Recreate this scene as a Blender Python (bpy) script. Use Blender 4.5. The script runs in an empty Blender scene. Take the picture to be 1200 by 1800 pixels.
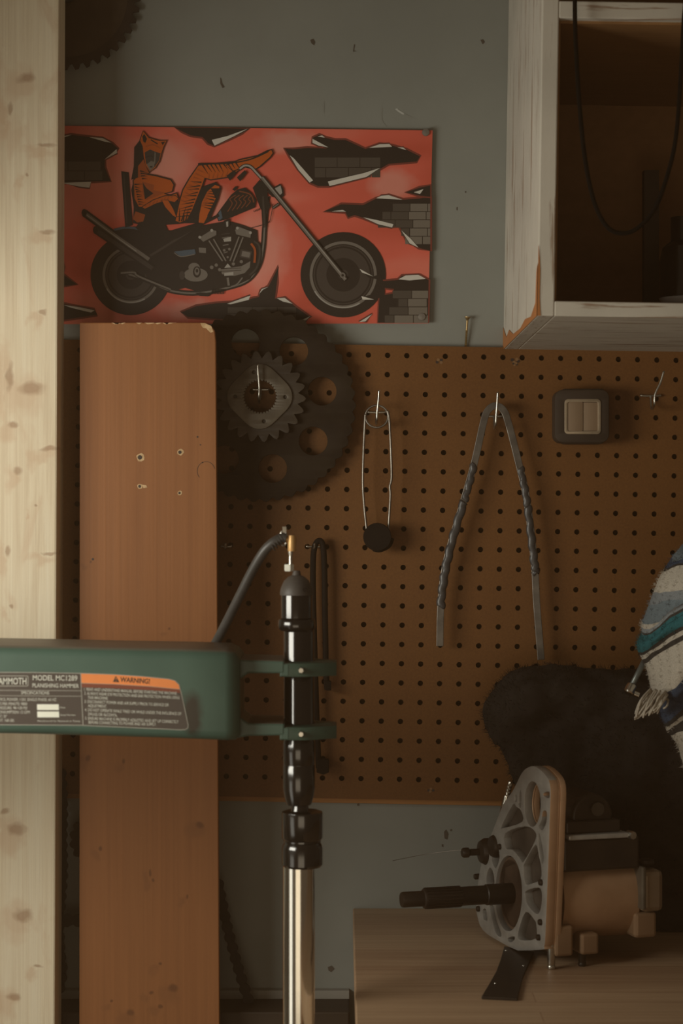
import bpy, bmesh, math, random
from mathutils import Vector, Matrix, noise
random.seed(7)
S = bpy.context.scene
COL = S.collection

# ------------------------------------------------------------------ camera, light, exposure
F = 3480.0            # focal length in pixels of the 1200 x 1800 frame
CZ = 1.45             # height of the lens above the floor
WALL = 2.615          # wall surface; pegboard front is at 2.60
cam_d = bpy.data.cameras.new('camera')
cam = bpy.data.objects.new('camera', cam_d); COL.objects.link(cam)
cam.location = (0, 0, CZ); cam.rotation_euler = (math.pi/2, 0, 0)
cam_d.sensor_fit = 'VERTICAL'; cam_d.sensor_height = 36; cam_d.sensor_width = 24
cam_d.lens = F/1800*36
cam_d.clip_start = .05
cam_d.dof.use_dof = True; cam_d.dof.focus_distance = 2.53; cam_d.dof.aperture_fstop = 7.1
S.camera = cam
S.view_settings.view_transform = 'Standard'; S.view_settings.look = 'None'
S.view_settings.gamma = 1; S.view_settings.use_curve_mapping = False
S.view_settings.exposure = 0.0

w = bpy.data.worlds.new('room_air'); S.world = w; w.use_nodes = True
w.node_tree.nodes['Background'].inputs[0].default_value = (.62, .44, .28, 1)
w.node_tree.nodes['Background'].inputs[1].default_value = .12

def area(name, loc, target, sx, sy, power, col):
    d = bpy.data.lights.new(name, 'AREA'); d.shape = 'RECTANGLE'; d.size = sx; d.size_y = sy
    d.energy = power; d.color = col
    o = bpy.data.objects.new(name, d); COL.objects.link(o); o.location = loc
    o.rotation_euler = (Vector(target)-Vector(loc)).to_track_quat('-Z', 'Y').to_euler()
    return o
area('window_daylight', (-.98, 1.58, CZ+.02), (-.1, 2.5, CZ-.02), .75, .38, 11.2, (1, .93, .79))
area('doorway_daylight', (-1.02, 1.50, CZ-.70), (-.15, 2.40, CZ-.6), .46, .66, 1.3, (1, .93, .79))
area('added_front_fill', (-.25, -.4, CZ-.75), (-.2, 2.5, CZ-.5), 1.5, .9, 6.0, (1, .80, .56))  # added fill lamp behind the camera, stands for no known source

# ------------------------------------------------------------------ helpers
def P(px, py, Y):
    return Vector(((px-600)*Y/F, Y, CZ+(900-py)*Y/F))
def K(Y): return Y/F
WLOC = {}
def setp(o, label=None, cat=None, group=None, kind=None):
    if label: o['label'] = label
    if cat: o['category'] = cat
    if group: o['group'] = group
    if kind: o['kind'] = kind
    return o
def thing(name, loc, label, cat, group=None, rotz=0):
    o = bpy.data.objects.new(name, None); COL.objects.link(o); o.empty_display_size = .03
    o.location = loc; o.rotation_euler = (0, 0, rotz); WLOC[o.name] = Vector(loc)
    return setp(o, label, cat, group)
def obj(name, bm, mats, parent=None, smooth=False, local=False, bevel=0, label=None):
    """links a bmesh (world coordinates, or the parent's with local) as ONE mesh object"""
    me = bm
    if isinstance(bm, bmesh.types.BMesh):
        me = bpy.data.meshes.new(name); bm.to_mesh(me); bm.free()
    me.name = name
    if not isinstance(mats, (list, tuple)): mats = [mats]
    for m in mats: me.materials.append(m)
    vs = [v.co for v in me.vertices]
    lo = Vector((min(v.x for v in vs), min(v.y for v in vs), min(v.z for v in vs)))
    hi = Vector((max(v.x for v in vs), max(v.y for v in vs), max(v.z for v in vs)))
    org = Vector(((lo.x+hi.x)/2, (lo.y+hi.y)/2, lo.z))
    me.transform(Matrix.Translation(-org))
    o = bpy.data.objects.new(name, me); COL.objects.link(o)
    if parent is not None:
        o.parent = parent
        o.location = (org-WLOC[parent.name] if parent.parent else org) if local else org-WLOC[parent.name]
        WLOC[o.name] = org if not local else org
    else:
        o.location = org; WLOC[o.name] = org
    if smooth:
        for p in me.polygons: p.use_smooth = True
        if smooth != 'full':
            md = o.modifiers.new('edges', 'EDGE_SPLIT'); md.split_angle = math.radians(35)
    if bevel:
        b = o.modifiers.new('bevel', 'BEVEL'); b.width = bevel; b.segments = 2; b.limit_method = 'ANGLE'
    if label: o['label'] = label
    return o
def single(name, bm, mats, label, cat, group=None, **kw):
    return setp(obj(name, bm, mats, **kw), label, cat, group)
def nb(): return bmesh.new()
def box(bm, lo, hi, mi=0, M=None):
    x0, y0, z0 = lo; x1, y1, z1 = hi
    vs = [bm.verts.new(p) for p in ((x0,y0,z0),(x1,y0,z0),(x1,y1,z0),(x0,y1,z0),(x0,y0,z1),(x1,y0,z1),(x1,y1,z1),(x0,y1,z1))]
    if M is not None:
        for v in vs: v.co = M @ v.co
    for f in ((0,3,2,1),(4,5,6,7),(0,1,5,4),(1,2,6,5),(2,3,7,6),(3,0,4,7)):
        fc = bm.faces.new([vs[i] for i in f]); fc.material_index = mi
    return vs
def prism(bm, pts, y0, y1, mi=0):
    """polygon given in picture pixels, at depth y0, carried back to depth y1"""
    q = [P(x, y, y0) for x, y in pts]
    return prism3(bm, q, Vector((0, y1-y0, 0)), mi)
def prism3(bm, q, d, mi=0):
    a = [bm.verts.new(p) for p in q]; b = [bm.verts.new(p+d) for p in q]
    n = len(q); fs = [bm.faces.new(a), bm.faces.new(b[::-1])]
    for i in range(n): fs.append(bm.faces.new((a[i], b[i], b[(i+1) % n], a[(i+1) % n])))
    for f in fs: f.material_index = mi
    bmesh.ops.recalc_face_normals(bm, faces=fs)
    return fs
def flat(bm, pts, Y, mi=0, tilt=None):
    f = bm.faces.new([bm.verts.new(P(x, y, Y)) for x, y in pts]); f.material_index = mi
    f.normal_update()
    if f.normal.y > 0: f.normal_flip()
    return f
def spline(pts, n=6, closed=False):
    pts = [Vector(p) for p in pts]; out = []; N = len(pts)
    rng = range(N if closed else N-1)
    for i in rng:
        if closed: p0, p1, p2, p3 = pts[i-1], pts[i], pts[(i+1) % N], pts[(i+2) % N]
        else: p0, p1, p2, p3 = pts[max(i-1,0)], pts[i], pts[i+1], pts[min(i+2,N-1)]
        for k in range(n):
            t = k/n
            out.append(.5*((2*p1)+(p2-p0)*t+(2*p0-5*p1+4*p2-p3)*t*t+(3*p1-p0-3*p2+p3)*t**3))
    if not closed: out.append(pts[-1])
    return out
def tube(bm, pts, r, seg=10, mi=0, closed=False, cap=True, flatk=None):
    """round bar along a path; r may be a list; flatk squashes the section along y"""
    n = len(pts); rr = r if isinstance(r, (list, tuple)) else [r]*n
    rings = []; up = None
    for i in range(n):
        if closed: t = (pts[(i+1) % n]-pts[i-1])
        else: t = pts[min(i+1,n-1)]-pts[max(i-1,0)]
        if t.length < 1e-9: t = Vector((0,0,1))
        t = t.normalized()
        if up is None:
            up = Vector((0,1,0)) if abs(t.y) < .9 else Vector((1,0,0))
        u = (up-t*up.dot(t)).normalized(); up = u; v = t.cross(u)
        rings.append([bm.verts.new(pts[i]+(u*math.cos(a)*(flatk or 1)+v*math.sin(a))*rr[i]) for a in [2*math.pi*k/seg for k in range(seg)]])
    for i in range(n if closed else n-1):
        A, B = rings[i], rings[(i+1) % n]
        for k in range(seg):
            f = bm.faces.new((A[k], A[(k+1) % seg], B[(k+1) % seg], B[k])); f.material_index = mi
    if cap and not closed:
        bm.faces.new(rings[0]).material_index = mi; bm.faces.new(rings[-1][::-1]).material_index = mi
    bmesh.ops.recalc_face_normals(bm, faces=bm.faces[:])
def lathe(bm, prof, org, axis=(0,0,1), seg=32, mi=0):
    """prof: (radius, distance along axis) from one end to the other"""
    ax = Vector(axis).normalized(); u = ax.orthogonal().normalized(); v = ax.cross(u); org = Vector(org)
    rings = []
    for r, h in prof:
        r = max(r, 1e-5)
        rings.append([bm.verts.new(org+ax*h+(u*math.cos(2*math.pi*k/seg)+v*math.sin(2*math.pi*k/seg))*r) for k in range(seg)])
    fs = []
    for A, B in zip(rings, rings[1:]):
        for k in range(seg): fs.append(bm.faces.new((A[k], A[(k+1) % seg], B[(k+1) % seg], B[k])))
    fs.append(bm.faces.new(rings[0][::-1])); fs.append(bm.faces.new(rings[-1]))
    for f in fs: f.material_index = mi
    bmesh.ops.recalc_face_normals(bm, faces=fs)
def circ(cx, cy, rx, ry=None, n=28, a0=0):
    ry = ry or rx
    return [(cx+rx*math.cos(a0+2*math.pi*i/n), cy+ry*math.sin(a0+2*math.pi*i/n)) for i in range(n)]
def cut_shape(loops, thick, M, bevel=0):
    """plate of the given thickness with holes: loops[0] outline, others holes, 2-D metres; M places it (local z = thickness)"""
    cu = bpy.data.curves.new('tmp', 'CURVE'); cu.dimensions = '2D'; cu.fill_mode = 'BOTH'
    cu.extrude = thick/2; cu.bevel_depth = bevel; cu.bevel_resolution = 1 if bevel else 0
    for lp in loops:
        sp = cu.splines.new('POLY'); sp.points.add(len(lp)-1); sp.use_cyclic_u = True
        for i, (x, y) in enumerate(lp): sp.points[i].co = (x, y, 0, 1)
    o = bpy.data.objects.new('tmp', cu); COL.objects.link(o)
    dg = bpy.context.evaluated_depsgraph_get(); dg.update()
    me = bpy.data.meshes.new_from_object(o.evaluated_get(dg))
    bpy.data.objects.remove(o); bpy.data.curves.remove(cu)
    me.transform(M)
    bm = bmesh.new(); bm.from_mesh(me); bpy.data.meshes.remove(me)
    bmesh.ops.remove_doubles(bm, verts=bm.verts[:], dist=1e-6)
    bmesh.ops.recalc_face_normals(bm, faces=bm.faces[:])
    return bm
def wall_plate(loops_px, Y, thick, bevel=0):
    """cut_shape for a plate parallel to the wall whose loops are in picture pixels; front face at Y"""
    k = K(Y)
    lp = [[((x-600)*k, (900-y)*k) for x, y in l] for l in loops_px]
    M = Matrix.Translation((0, Y+thick/2, CZ)) @ Matrix.Rotation(math.pi/2, 4, 'X')
    return cut_shape(lp, thick, M, bevel)
def join(bm, other, mi=None):
    if mi is not None:
        for f in other.faces: f.material_index = mi
    me = bpy.data.meshes.new('t'); other.to_mesh(me); other.free(); bm.from_mesh(me); bpy.data.meshes.remove(me)
def text_mesh(bm, s, x0, x1, ybase, cap, Y, mi, ang=0, bold=0):
    """lettering: fitted between picture columns x0..x1, baseline row ybase, capital height cap (pixels)"""
    cu = bpy.data.curves.new('t', 'FONT'); cu.body = s; cu.size = 1; cu.offset = bold; cu.resolution_u = 3
    o = bpy.data.objects.new('t', cu); COL.objects.link(o)
    dg = bpy.context.evaluated_depsgraph_get(); dg.update()
    me = bpy.data.meshes.new_from_object(o.evaluated_get(dg))
    bpy.data.objects.remove(o); bpy.data.curves.remove(cu)
    xs = [v.co.x for v in me.vertices]; lo, hi = min(xs), max(xs)
    sx = (x1-x0)/(hi-lo); sy = cap/.69
    ca, sa = math.cos(ang), math.sin(ang)
    vs = []
    for v in me.vertices:
        dx, dy = (v.co.x-lo)*sx, v.co.y*sy
        vs.append(bm.verts.new(P(x0+dx*ca+dy*sa, ybase+dx*sa-dy*ca, Y)))
    for p in me.polygons:
        try: f = bm.faces.new([vs[i] for i in p.vertices])
        except ValueError: continue
        f.material_index = mi; f.normal_update()
        if f.normal.y > 0: f.normal_flip()
    bpy.data.meshes.remove(me)

# ------------------------------------------------------------------ materials
def newmat(name):
    m = bpy.data.materials.new(name); m.use_nodes = True
    nt = m.node_tree; b = nt.nodes['Principled BSDF']
    return m, nt, b
def c4(c): return (c[0], c[1], c[2], 1)
def ramp(nt, fac, stops):
    r = nt.nodes.new('ShaderNodeValToRGB'); nt.links.new(fac, r.inputs[0])
    e = r.color_ramp.elements
    while len(e) < len(stops): e.new(.5)
    for i, (p, c) in enumerate(stops): e[i].position = p; e[i].color = c4(c)
    return r.outputs[0]
def mix(nt, fac, a, b, mode='MIX'):
    n = nt.nodes.new('ShaderNodeMix'); n.data_type = 'RGBA'; n.blend_type = mode
    for s, v in ((n.inputs[0], fac), (n.inputs[6], a), (n.inputs[7], b)):
        if isinstance(v, bpy.types.NodeSocket): nt.links.new(v, s)
        elif isinstance(v, (int, float)): s.default_value = v
        else: s.default_value = c4(v)
    return n.outputs[2]
def coords(nt, scale=(1,1,1), rot=(0,0,0), kind='Object'):
    t = nt.nodes.new('ShaderNodeTexCoord'); m = nt.nodes.new('ShaderNodeMapping')
    m.inputs['Scale'].default_value = scale; m.inputs['Rotation'].default_value = rot
    nt.links.new(t.outputs[kind], m.inputs[0]); return m.outputs[0]
def noisef(nt, vec, scale, detail=4, rough=.55, dist=0):
    n = nt.nodes.new('ShaderNodeTexNoise'); n.inputs['Scale'].default_value = scale
    n.inputs['Detail'].default_value = detail; n.inputs['Roughness'].default_value = rough
    n.inputs['Distortion'].default_value = dist
    nt.links.new(vec, n.inputs['Vector']); return n.outputs[0]
def bumpn(nt, b, h, strength, dist=.002):
    n = nt.nodes.new('ShaderNodeBump'); n.inputs['Strength'].default_value = strength
    n.inputs['Distance'].default_value = dist
    nt.links.new(h, n.inputs['Height']); nt.links.new(n.outputs[0], b.inputs['Normal'])
def setb(b, rough=.5, metal=0, spec=None, coat=0):
    b.inputs['Roughness'].default_value = rough; b.inputs['Metallic'].default_value = metal
    if spec is not None: b.inputs['Specular IOR Level'].default_value = spec
    if coat: b.inputs['Coat Weight'].default_value = coat; b.inputs['Coat Roughness'].default_value = .2
def mat(name, c, c2=None, scale=40, rough=.5, metal=0, spec=None, bump=0, stretch=(1,1,1), lo=.35, hi=.65, detail=4, rvar=0):
    m, nt, b = newmat(name); setb(b, rough, metal, spec)
    v = coords(nt, stretch); n = noisef(nt, v, scale, detail)
    if c2 is None: c2 = tuple(x*.86 for x in c)
    nt.links.new(ramp(nt, n, [(lo, c), (hi, c2)]), b.inputs['Base Color'])
    if bump: bumpn(nt, b, n, bump)
    if rvar:
        r = nt.nodes.new('ShaderNodeMapRange'); nt.links.new(n, r.inputs[0])
        r.inputs[3].default_value = rough-rvar; r.inputs[4].default_value = rough+rvar
        nt.links.new(r.outputs[0], b.inputs['Roughness'])
    return m
def spots(nt, pts, sx, sz, soft=True):
    """0..1 mask of ellipses at object-space (x, z, rx, rz)"""
    t = nt.nodes.new('ShaderNodeTexCoord'); nz = nt.nodes.new('ShaderNodeTexNoise'); nz.inputs['Scale'].default_value = 60
    nt.links.new(t.outputs['Object'], nz.inputs['Vector'])
    off = nt.nodes.new('ShaderNodeVectorMath'); off.operation = 'MULTIPLY_ADD'
    nt.links.new(nz.outputs[1], off.inputs[0]); off.inputs[1].default_value = (sx, 0, sz); nt.links.new(t.outputs['Object'], off.inputs[2])
    tot = None
    for x, z, rx, rz in pts:
        s = nt.nodes.new('ShaderNodeVectorMath'); s.operation = 'SUBTRACT'; nt.links.new(off.outputs[0], s.inputs[0]); s.inputs[1].default_value = (x, 0, z)
        q = nt.nodes.new('ShaderNodeVectorMath'); q.operation = 'MULTIPLY'; nt.links.new(s.outputs[0], q.inputs[0]); q.inputs[1].default_value = (1/rx, 0, 1/rz)
        l = nt.nodes.new('ShaderNodeVectorMath'); l.operation = 'LENGTH'; nt.links.new(q.outputs[0], l.inputs[0])
        r = nt.nodes.new('ShaderNodeMapRange'); nt.links.new(l.outputs['Value'], r.inputs[0]); r.inputs[1].default_value = .45; r.inputs[2].default_value = 1.0
        r.inputs[3].default_value = 1; r.inputs[4].default_value = 0; r.clamp = True
        if tot is None: tot = r.outputs[0]
        else:
            mx = nt.nodes.new('ShaderNodeMath'); mx.operation = 'MAXIMUM'; nt.links.new(tot, mx.inputs[0]); nt.links.new(r.outputs[0], mx.inputs[1]); tot = mx.outputs[0]
    return tot

def wood(name, light, dark, grain=(26,26,1.6), rough=.55, knots=None, knotcol=None, spec=.3, ring=.35, streak=.5):
    m, nt, b = newmat(name); setb(b, rough, 0, spec)
    v = coords(nt, grain)
    n = noisef(nt, v, 2.2, 5, .6, .6)
    col = ramp(nt, n, [(.28, dark), (.5, tuple((a*.6+d*.4) for a, d in zip(light, dark))), (.72, light)])
    v2 = coords(nt, (grain[0]*8, grain[1]*8, grain[2]*1.2))
    n2 = noisef(nt, v2, 2.5, 3)
    col = mix(nt, streak, col, ramp(nt, n2, [(.3, tuple(x*.72 for x in light)), (.7, light)]), 'MIX')
    if knots:
        big = spots(nt, [(x, z, rx*2.4, rz*2.2) for x, z, rx, rz in knots], .02, .02)
        col = mix(nt, big, col, tuple(a*.55+k*.45 for a, k in zip(light, knotcol)))
        col = mix(nt, spots(nt, knots, .006, .006), col, knotcol)
    nt.links.new(col, b.inputs['Base Color'])
    bumpn(nt, b, n2, .12, .001)
    return m

# ------------------------------------------------------------------ palette
def paint_wall():
    m, nt, b = newmat('grey_wall_paint'); setb(b, .75, 0, .25)
    v = coords(nt); n = noisef(nt, v, 3.2, 5, .6); f = noisef(nt, v, 160, 2)
    c = ramp(nt, n, [(.35, (.235, .24, .213)), (.65, (.28, .284, .253))])
    s = noisef(nt, coords(nt, (1, 1, .6)), 11, 6, .65, 1.2)
    c = mix(nt, ramp(nt, s, [(.66, (0,0,0)), (.78, (.35,.35,.35))]), c, (.20, .19, .165))
    nt.links.new(c, b.inputs['Base Color']); bumpn(nt, b, f, .08, .001); return m
M_WALL = paint_wall()
M_CHIP = mat('wall_chip', (.09, .07, .05))
M_CHIPL = mat('wall_scuff_light', (.5, .5, .46))
M_FLOOR = mat('concrete_floor', (.14, .12, .10), (.09, .08, .065), 6, .8)
M_LEDGE = wood('dark_stained_wood', (.055, .036, .022), (.03, .019, .011), (1.6, 26, 26))
M_STRIP = wood('furring_wood', (.42, .19, .06), (.30, .13, .04), (1.6, 26, 26))
def hardboard():
    m, nt, b = newmat('brown_hardboard'); setb(b, .55, 0, .3)
    v = coords(nt); n = noisef(nt, v, 6, 5, .6); f = noisef(nt, v, 420, 2)
    c = ramp(nt, n, [(.3, (.132, .051, .011)), (.7, (.178, .072, .016))])
    c = mix(nt, .35, c, ramp(nt, f, [(.3, (.11, .043, .010)), (.7, (.21, .088, .022))]))
    st = noisef(nt, coords(nt, (1,1,.5)), 14, 6, .7, 1.)
    c = mix(nt, ramp(nt, st, [(.68, (0,0,0)), (.8, (.5,.5,.5))]), c, (.13, .05, .014))
    nt.links.new(c, b.inputs['Base Color']); bumpn(nt, b, f, .06, .0006); return m
M_PEG = hardboard()
def pine():
    m, nt, b = newmat('pine'); setb(b, .6, 0, .3)
    kp = [(42,130,20,11), (14,182,6,16), (78,247,22,4), (80,398,15,6), (44,300,4,5), (52,674,26,15), (84,780,20,5.5), (30,818,10,9), (84,963,18,4), (20,1057,5,6), (15,655,8,30), (14,962,6,14), (60,880,3,3), (30,1450,18,14), (8,1415,9,7), (42,1600,20,16), (26,1745,14,10), (70,1690,10,4), (72,540,9,5), (20,740,12,8)]
    knots = [((x-15)*.000704, CZ+(900-y)*.000704, a*.000704, b_*.000704) for x, y, a, b_ in kp]
    w = coords(nt, (24, 24, .8)); n = noisef(nt, w, 2.0, 5, .6, 1.4)
    c = ramp(nt, n, [(.30, (.60,.475,.325)), (.48, (.74,.63,.455)), (.70, (.80,.715,.545))])
    f = noisef(nt, coords(nt, (220, 220, 3)), 2.2, 3); c = mix(nt, .35, c, ramp(nt, f, [(.3, (.58,.465,.32)), (.7, (.82,.73,.55))]))
    sm = noisef(nt, coords(nt, (14, 14, 5)), 1.6, 4, .6, 1.); c = mix(nt, ramp(nt, sm, [(.56, (0,0,0)), (.68, (.42,.42,.42))]), c, (.58,.40,.26))
    halo = spots(nt, [(x, z, rx*1.7, rz*3.2) for x, z, rx, rz in knots], .03, .03); h2 = nt.nodes.new('ShaderNodeMath'); h2.operation = 'MULTIPLY'; nt.links.new(halo, h2.inputs[0]); h2.inputs[1].default_value = .45
    c = mix(nt, h2.outputs[0], c, (.58,.39,.25))
    k1 = spots(nt, [(x, z, rx, rz) for x, z, rx, rz in knots], .012, .012); h3 = nt.nodes.new('ShaderNodeMath'); h3.operation = 'MULTIPLY'; nt.links.new(k1, h3.inputs[0]); h3.inputs[1].default_value = .62
    c = mix(nt, h3.outputs[0], c, (.33,.19,.11))
    nt.links.new(c, b.inputs['Base Color']); bumpn(nt, b, f, .12, .001); return m
M_PINE = pine()
M_BOARD = wood('orange_stained_board', (.31, .124, .042), (.245, .09, .028), (14, 14, .9), .5, streak=.4,
    knots=[((x-262)*.000715, CZ+(900-y)*.000715, a*.000715, b_*.000715) for x, y, a, b_ in ((180,1487,4,5),(354,1446,9,8),(158,1328,6,8),(220,1333,4,6),(268,1530,3,9),(273,1543,4,4),(331,1572,2.5,6),(308,1732,11,10),(270,1740,5,4),(200,1755,4,4),(285,1765,6,5),(232,1775,9,7),(163,983,3,3),(300,1100,3,3),(285,1690,4,4))], knotcol=(.16, .062, .022))
M_RAW = mat('bare_splintered_wood', (.62, .42, .22), (.45, .28, .13), 200)
M_PIT = mat('screw_pit', (.035, .02, .012))
def butcher():
    m, nt, b = newmat('butcher_block'); setb(b, .42, 0, .4)
    t = nt.nodes.new('ShaderNodeTexCoord'); br = nt.nodes.new('ShaderNodeTexBrick')
    nt.links.new(t.outputs['Object'], br.inputs['Vector'])
    br.inputs['Color1'].default_value = c4((.34, .195, .11)); br.inputs['Color2'].default_value = c4((.52, .36, .22)); br.inputs['Mortar'].default_value = c4((.30, .17, .09))
    br.inputs['Scale'].default_value = 1; br.inputs['Mortar Size'].default_value = .0009; br.inputs['Brick Width'].default_value = .9; br.inputs['Row Height'].default_value = .042; br.inputs['Bias'].default_value = 0
    g = noisef(nt, coords(nt, (1.5, 40, 40)), 3, 5, .6, .4)
    c = mix(nt, .5, br.outputs[0], ramp(nt, g, [(.3, (.30, .175, .10)), (.7, (.52, .36, .225))]))
    nt.links.new(c, b.inputs['Base Color']); bumpn(nt, b, g, .05, .0006); return m
M_BENCH = butcher()
def oldpaint(grain=(60, 30, 3)):
    m, nt, b = newmat('worn_white_paint'); setb(b, .65, 0, .3)
    n = noisef(nt, coords(nt), 9, 4); c = ramp(nt, n, [(.3, (.54, .50, .425)), (.7, (.66, .61, .52))])
    g = noisef(nt, coords(nt, grain), 2.2, 5, .65, .3)
    c = mix(nt, ramp(nt, g, [(.57, (0,0,0)), (.635, (.85,.85,.85))]), c, (.27, .165, .10))
    nt.links.new(c, b.inputs['Base Color']); bumpn(nt, b, g, .15, .001); return m
M_OLDP = oldpaint(); M_OLDH = oldpaint((3, 40, 60))
M_BARE = wood('bare_orange_wood', (.50, .20, .065), (.36, .13, .04), (20, 20, 2))
M_CABIN = wood('dark_cabinet_lining', (.32, .165, .065), (.24, .12, .046), (3, 20, 20))
M_STEEL = mat('bright_steel', (.62, .60, .54), (.5, .48, .43), 90, .28, 1)
M_CHROME = mat('polished_steel', (.72, .70, .64), (.68, .66, .60), 30, .16, 1)
M_WIRE = mat('dull_steel_wire', (.33, .30, .26), (.25, .22, .19), 120, .42, 1)
M_BLADE = mat('dark_saw_steel', (.085, .058, .034), (.06, .04, .024), 22, .55, .35)
M_BLADER = mat('darker_blade_rim', (.05, .034, .022), (.036, .024, .015), 40, .5, .3)
M_SPROC = mat('blackened_sprocket_steel', (.026, .017, .009), (.018, .011, .006), 30, .75, 0, .2)
M_SPRG = mat('worn_sprocket_steel', (.060, .044, .028), (.034, .024, .015), 28, .6, .1)
M_HUB = mat('scuffed_hub_metal', (.15, .125, .09), (.085, .068, .048), 30, .5, .3)
M_RUST = mat('rusty_chain', (.020, .013, .008), (.012, .008, .005), 90, .8, 0)
M_BLACKR = mat('black_rubber', (.012, .008, .005), (.009, .006, .004), 60, .8, 0, .15)
M_HOSE = mat('grey_black_hose', (.052, .048, .044), (.04, .037, .033), 60, .42, 0, .5)
M_BLKENAMEL = mat('black_enamel', (.010, .008, .006), (.008, .006, .005), 30, .15, 0, .9)
M_BLKSATIN = mat('satin_black_casting', (.075, .065, .056), (.058, .05, .043), 60, .5, 0, .4)
M_BRASS = mat('brass', (.60, .36, .14), (.5, .28, .10), 60, .4, .35)
def green(dark_ovals=None):
    m, nt, b = newmat('green_hammered_paint'); setb(b, .42, 0, .45)
    n = noisef(nt, coords(nt), 18, 4); f = noisef(nt, coords(nt), 350, 2)
    c = ramp(nt, n, [(.3, (.055, .101, .078)), (.7, (.066, .119, .091))])
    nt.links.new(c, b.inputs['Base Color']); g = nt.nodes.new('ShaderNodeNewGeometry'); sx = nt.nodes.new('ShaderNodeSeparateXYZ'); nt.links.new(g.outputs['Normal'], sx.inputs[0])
    c = mix(nt, ramp(nt, sx.outputs['Z'], [(.72, (0,0,0)), (.93, (.85,.85,.85))]), c, (.17, .135, .105))      # dust and warm top light, coloured into upward faces
    if dark_ovals:
        k1 = spots(nt, dark_ovals, .01, .01); c = mix(nt, k1, c, (.035, .03, .022))                    # soft dark ovals
    nt.links.new(c, b.inputs['Base Color']); bumpn(nt, b, f, .1, .0006); return m
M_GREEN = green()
M_GREEND = mat('dark_green_paint', (.040, .075, .052), (.03, .055, .038), 30, .45)

# ------------------------------------------------------------------ the room
bm = nb(); box(bm, (-1.5, WALL, 0), (1.5, WALL+.1, 2.6))
WY = WALL-.0004
for pts in ([(545,70),(551,68),(554,74),(552,80),(547,76)], [(622,78),(624,78),(622,89),(627,90),(620,91)], [(844,70),(849,69),(852,74),(848,78)],
            [(387,136),(389,138),(391,147),(395,153),(391,155),(387,147)], [(780,1462),(784,1458),(788,1466),(786,1476),(781,1474)], [(776,1484),(779,1484),(779,1489),(776,1488)],
            [(791,1458),(794,1457),(794,1461),(791,1461)], [(576,1700),(583,1697),(588,1703),(582,1709),(577,1706)], [(627,1413),(631,1412),(632,1416),(628,1417)], [(817,336),(819,336),(819,339),(817,339)],
            [(802,364),(804,364),(804,370),(802,369)]):
    flat(bm, pts, WY, 1)
for pts in ([(669,196),(671,190),(673,191),(671,203),(673,214),(680,222),(676,220),(670,212)], [(694,192),(698,190),(700,193),(710,199),(709,202),(700,197)], [(712,200),(720,204),(724,205),(723,207),(715,205)],
            [(568,178),(570,178),(570,200),(568,198)]):
    flat(bm, pts, WY, 2 if pts[0][0] == 694 else 3)
wall = obj('wall_back', bm, [M_WALL, M_CHIP, M_CHIPL, mat('wall_scratch', (.25, .25, .22))]); wall['kind'] = 'structure'
bm = nb(); box(bm, (-.78, .2, CZ+.235), (-.70, WALL, 2.6)); obj('wall_shade_left', bm, M_WALL)['kind'] = 'structure'      # unseen wall panel added to keep light off the upper scene
bm = nb(); box(bm, (-1.5, .2, -.05), (1.5, WALL, 0)); obj('floor', bm, M_FLOOR)['kind'] = 'structure'
zl = P(0, 1752, WALL).z
bm = nb(); box(bm, (-1.2, 2.535, zl-.09), (.01, WALL, zl)); obj('trim_1', bm, M_LEDGE, bevel=.002)['kind'] = 'structure'
bm = nb(); box(bm, (-1.2, 2.603, zl), (.01, WALL, zl+.011)); obj('trim_2', bm, mat('grey_skirting', (.30, .28, .24), None, 12, .7))['kind'] = 'structure'

# ------------------------------------------------------------------ pegboard with real holes
def hole(i, j): return (613.4+33.8*i-.59*j, 623.4+.59*i+33.85*j)
PY = 2.600
bm = nb(); NS = 12; HR = 4.9
I0, I1, J0, J1 = -16, 20, 0, 22
grid = {}
def gv(i, j, Y):
    k = (round(i*2), round(j*2), Y)
    if k not in grid:
        jj = {-.5: -.52, 22.5: 23.05}.get(j, j)
        grid[k] = bm.verts.new(P(*hole(i, jj), Y))
    return grid[k]
for i in range(I0, I1+1):
    for j in range(J0, J1+1):
        cx, cy = hole(i, j)
        ring = [bm.verts.new(P(cx+HR*math.cos(a), cy+HR*math.sin(a), PY)) for a in [math.pi/4+2*math.pi*k/NS for k in range(NS)]]
        back = [bm.verts.new(v.co+Vector((0, .006, 0))) for v in ring]
        cor = [gv(i+.5, j+.5, PY), gv(i-.5, j+.5, PY), gv(i-.5, j-.5, PY), gv(i+.5, j-.5, PY)]
        q = NS//4
        for c in range(4):
            bm.faces.new([cor[c]]+[ring[(c*q+k) % NS] for k in range(q, -1, -1)][::-1][::1] if False else [cor[c], cor[(c+1) % 4]]+[ring[(c*q+k) % NS] for k in range(q, -1, -1)])
        for k in range(NS): bm.faces.new((ring[k], back[k], back[(k+1) % NS], ring[(k+1) % NS]))
# edges of the sheet
rim = [gv(i-.5, -.5, PY) for i in range(I0, I1+2)]+[gv(I1+.5, j+.5, PY) for j in range(J0, J1+1)]+[gv(i+.5, J1+.5, PY) for i in range(I1-1, I0-2, -1)]+[gv(I0-.5, j-.5, PY) for j in range(J1, J0, -1)]
bk = [bm.verts.new(v.co+Vector((0, .006, 0))) for v in rim]
for k in range(len(rim)): bm.faces.new((rim[k], rim[(k+1) % len(rim)], bk[(k+1) % len(rim)], bk[k]))
bmesh.ops.recalc_face_normals(bm, faces=bm.faces[:])
n0 = sum(f.normal.y*f.calc_area() for f in bm.faces)
if n0 > 0: bmesh.ops.reverse_faces(bm, faces=bm.faces[:])
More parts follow.
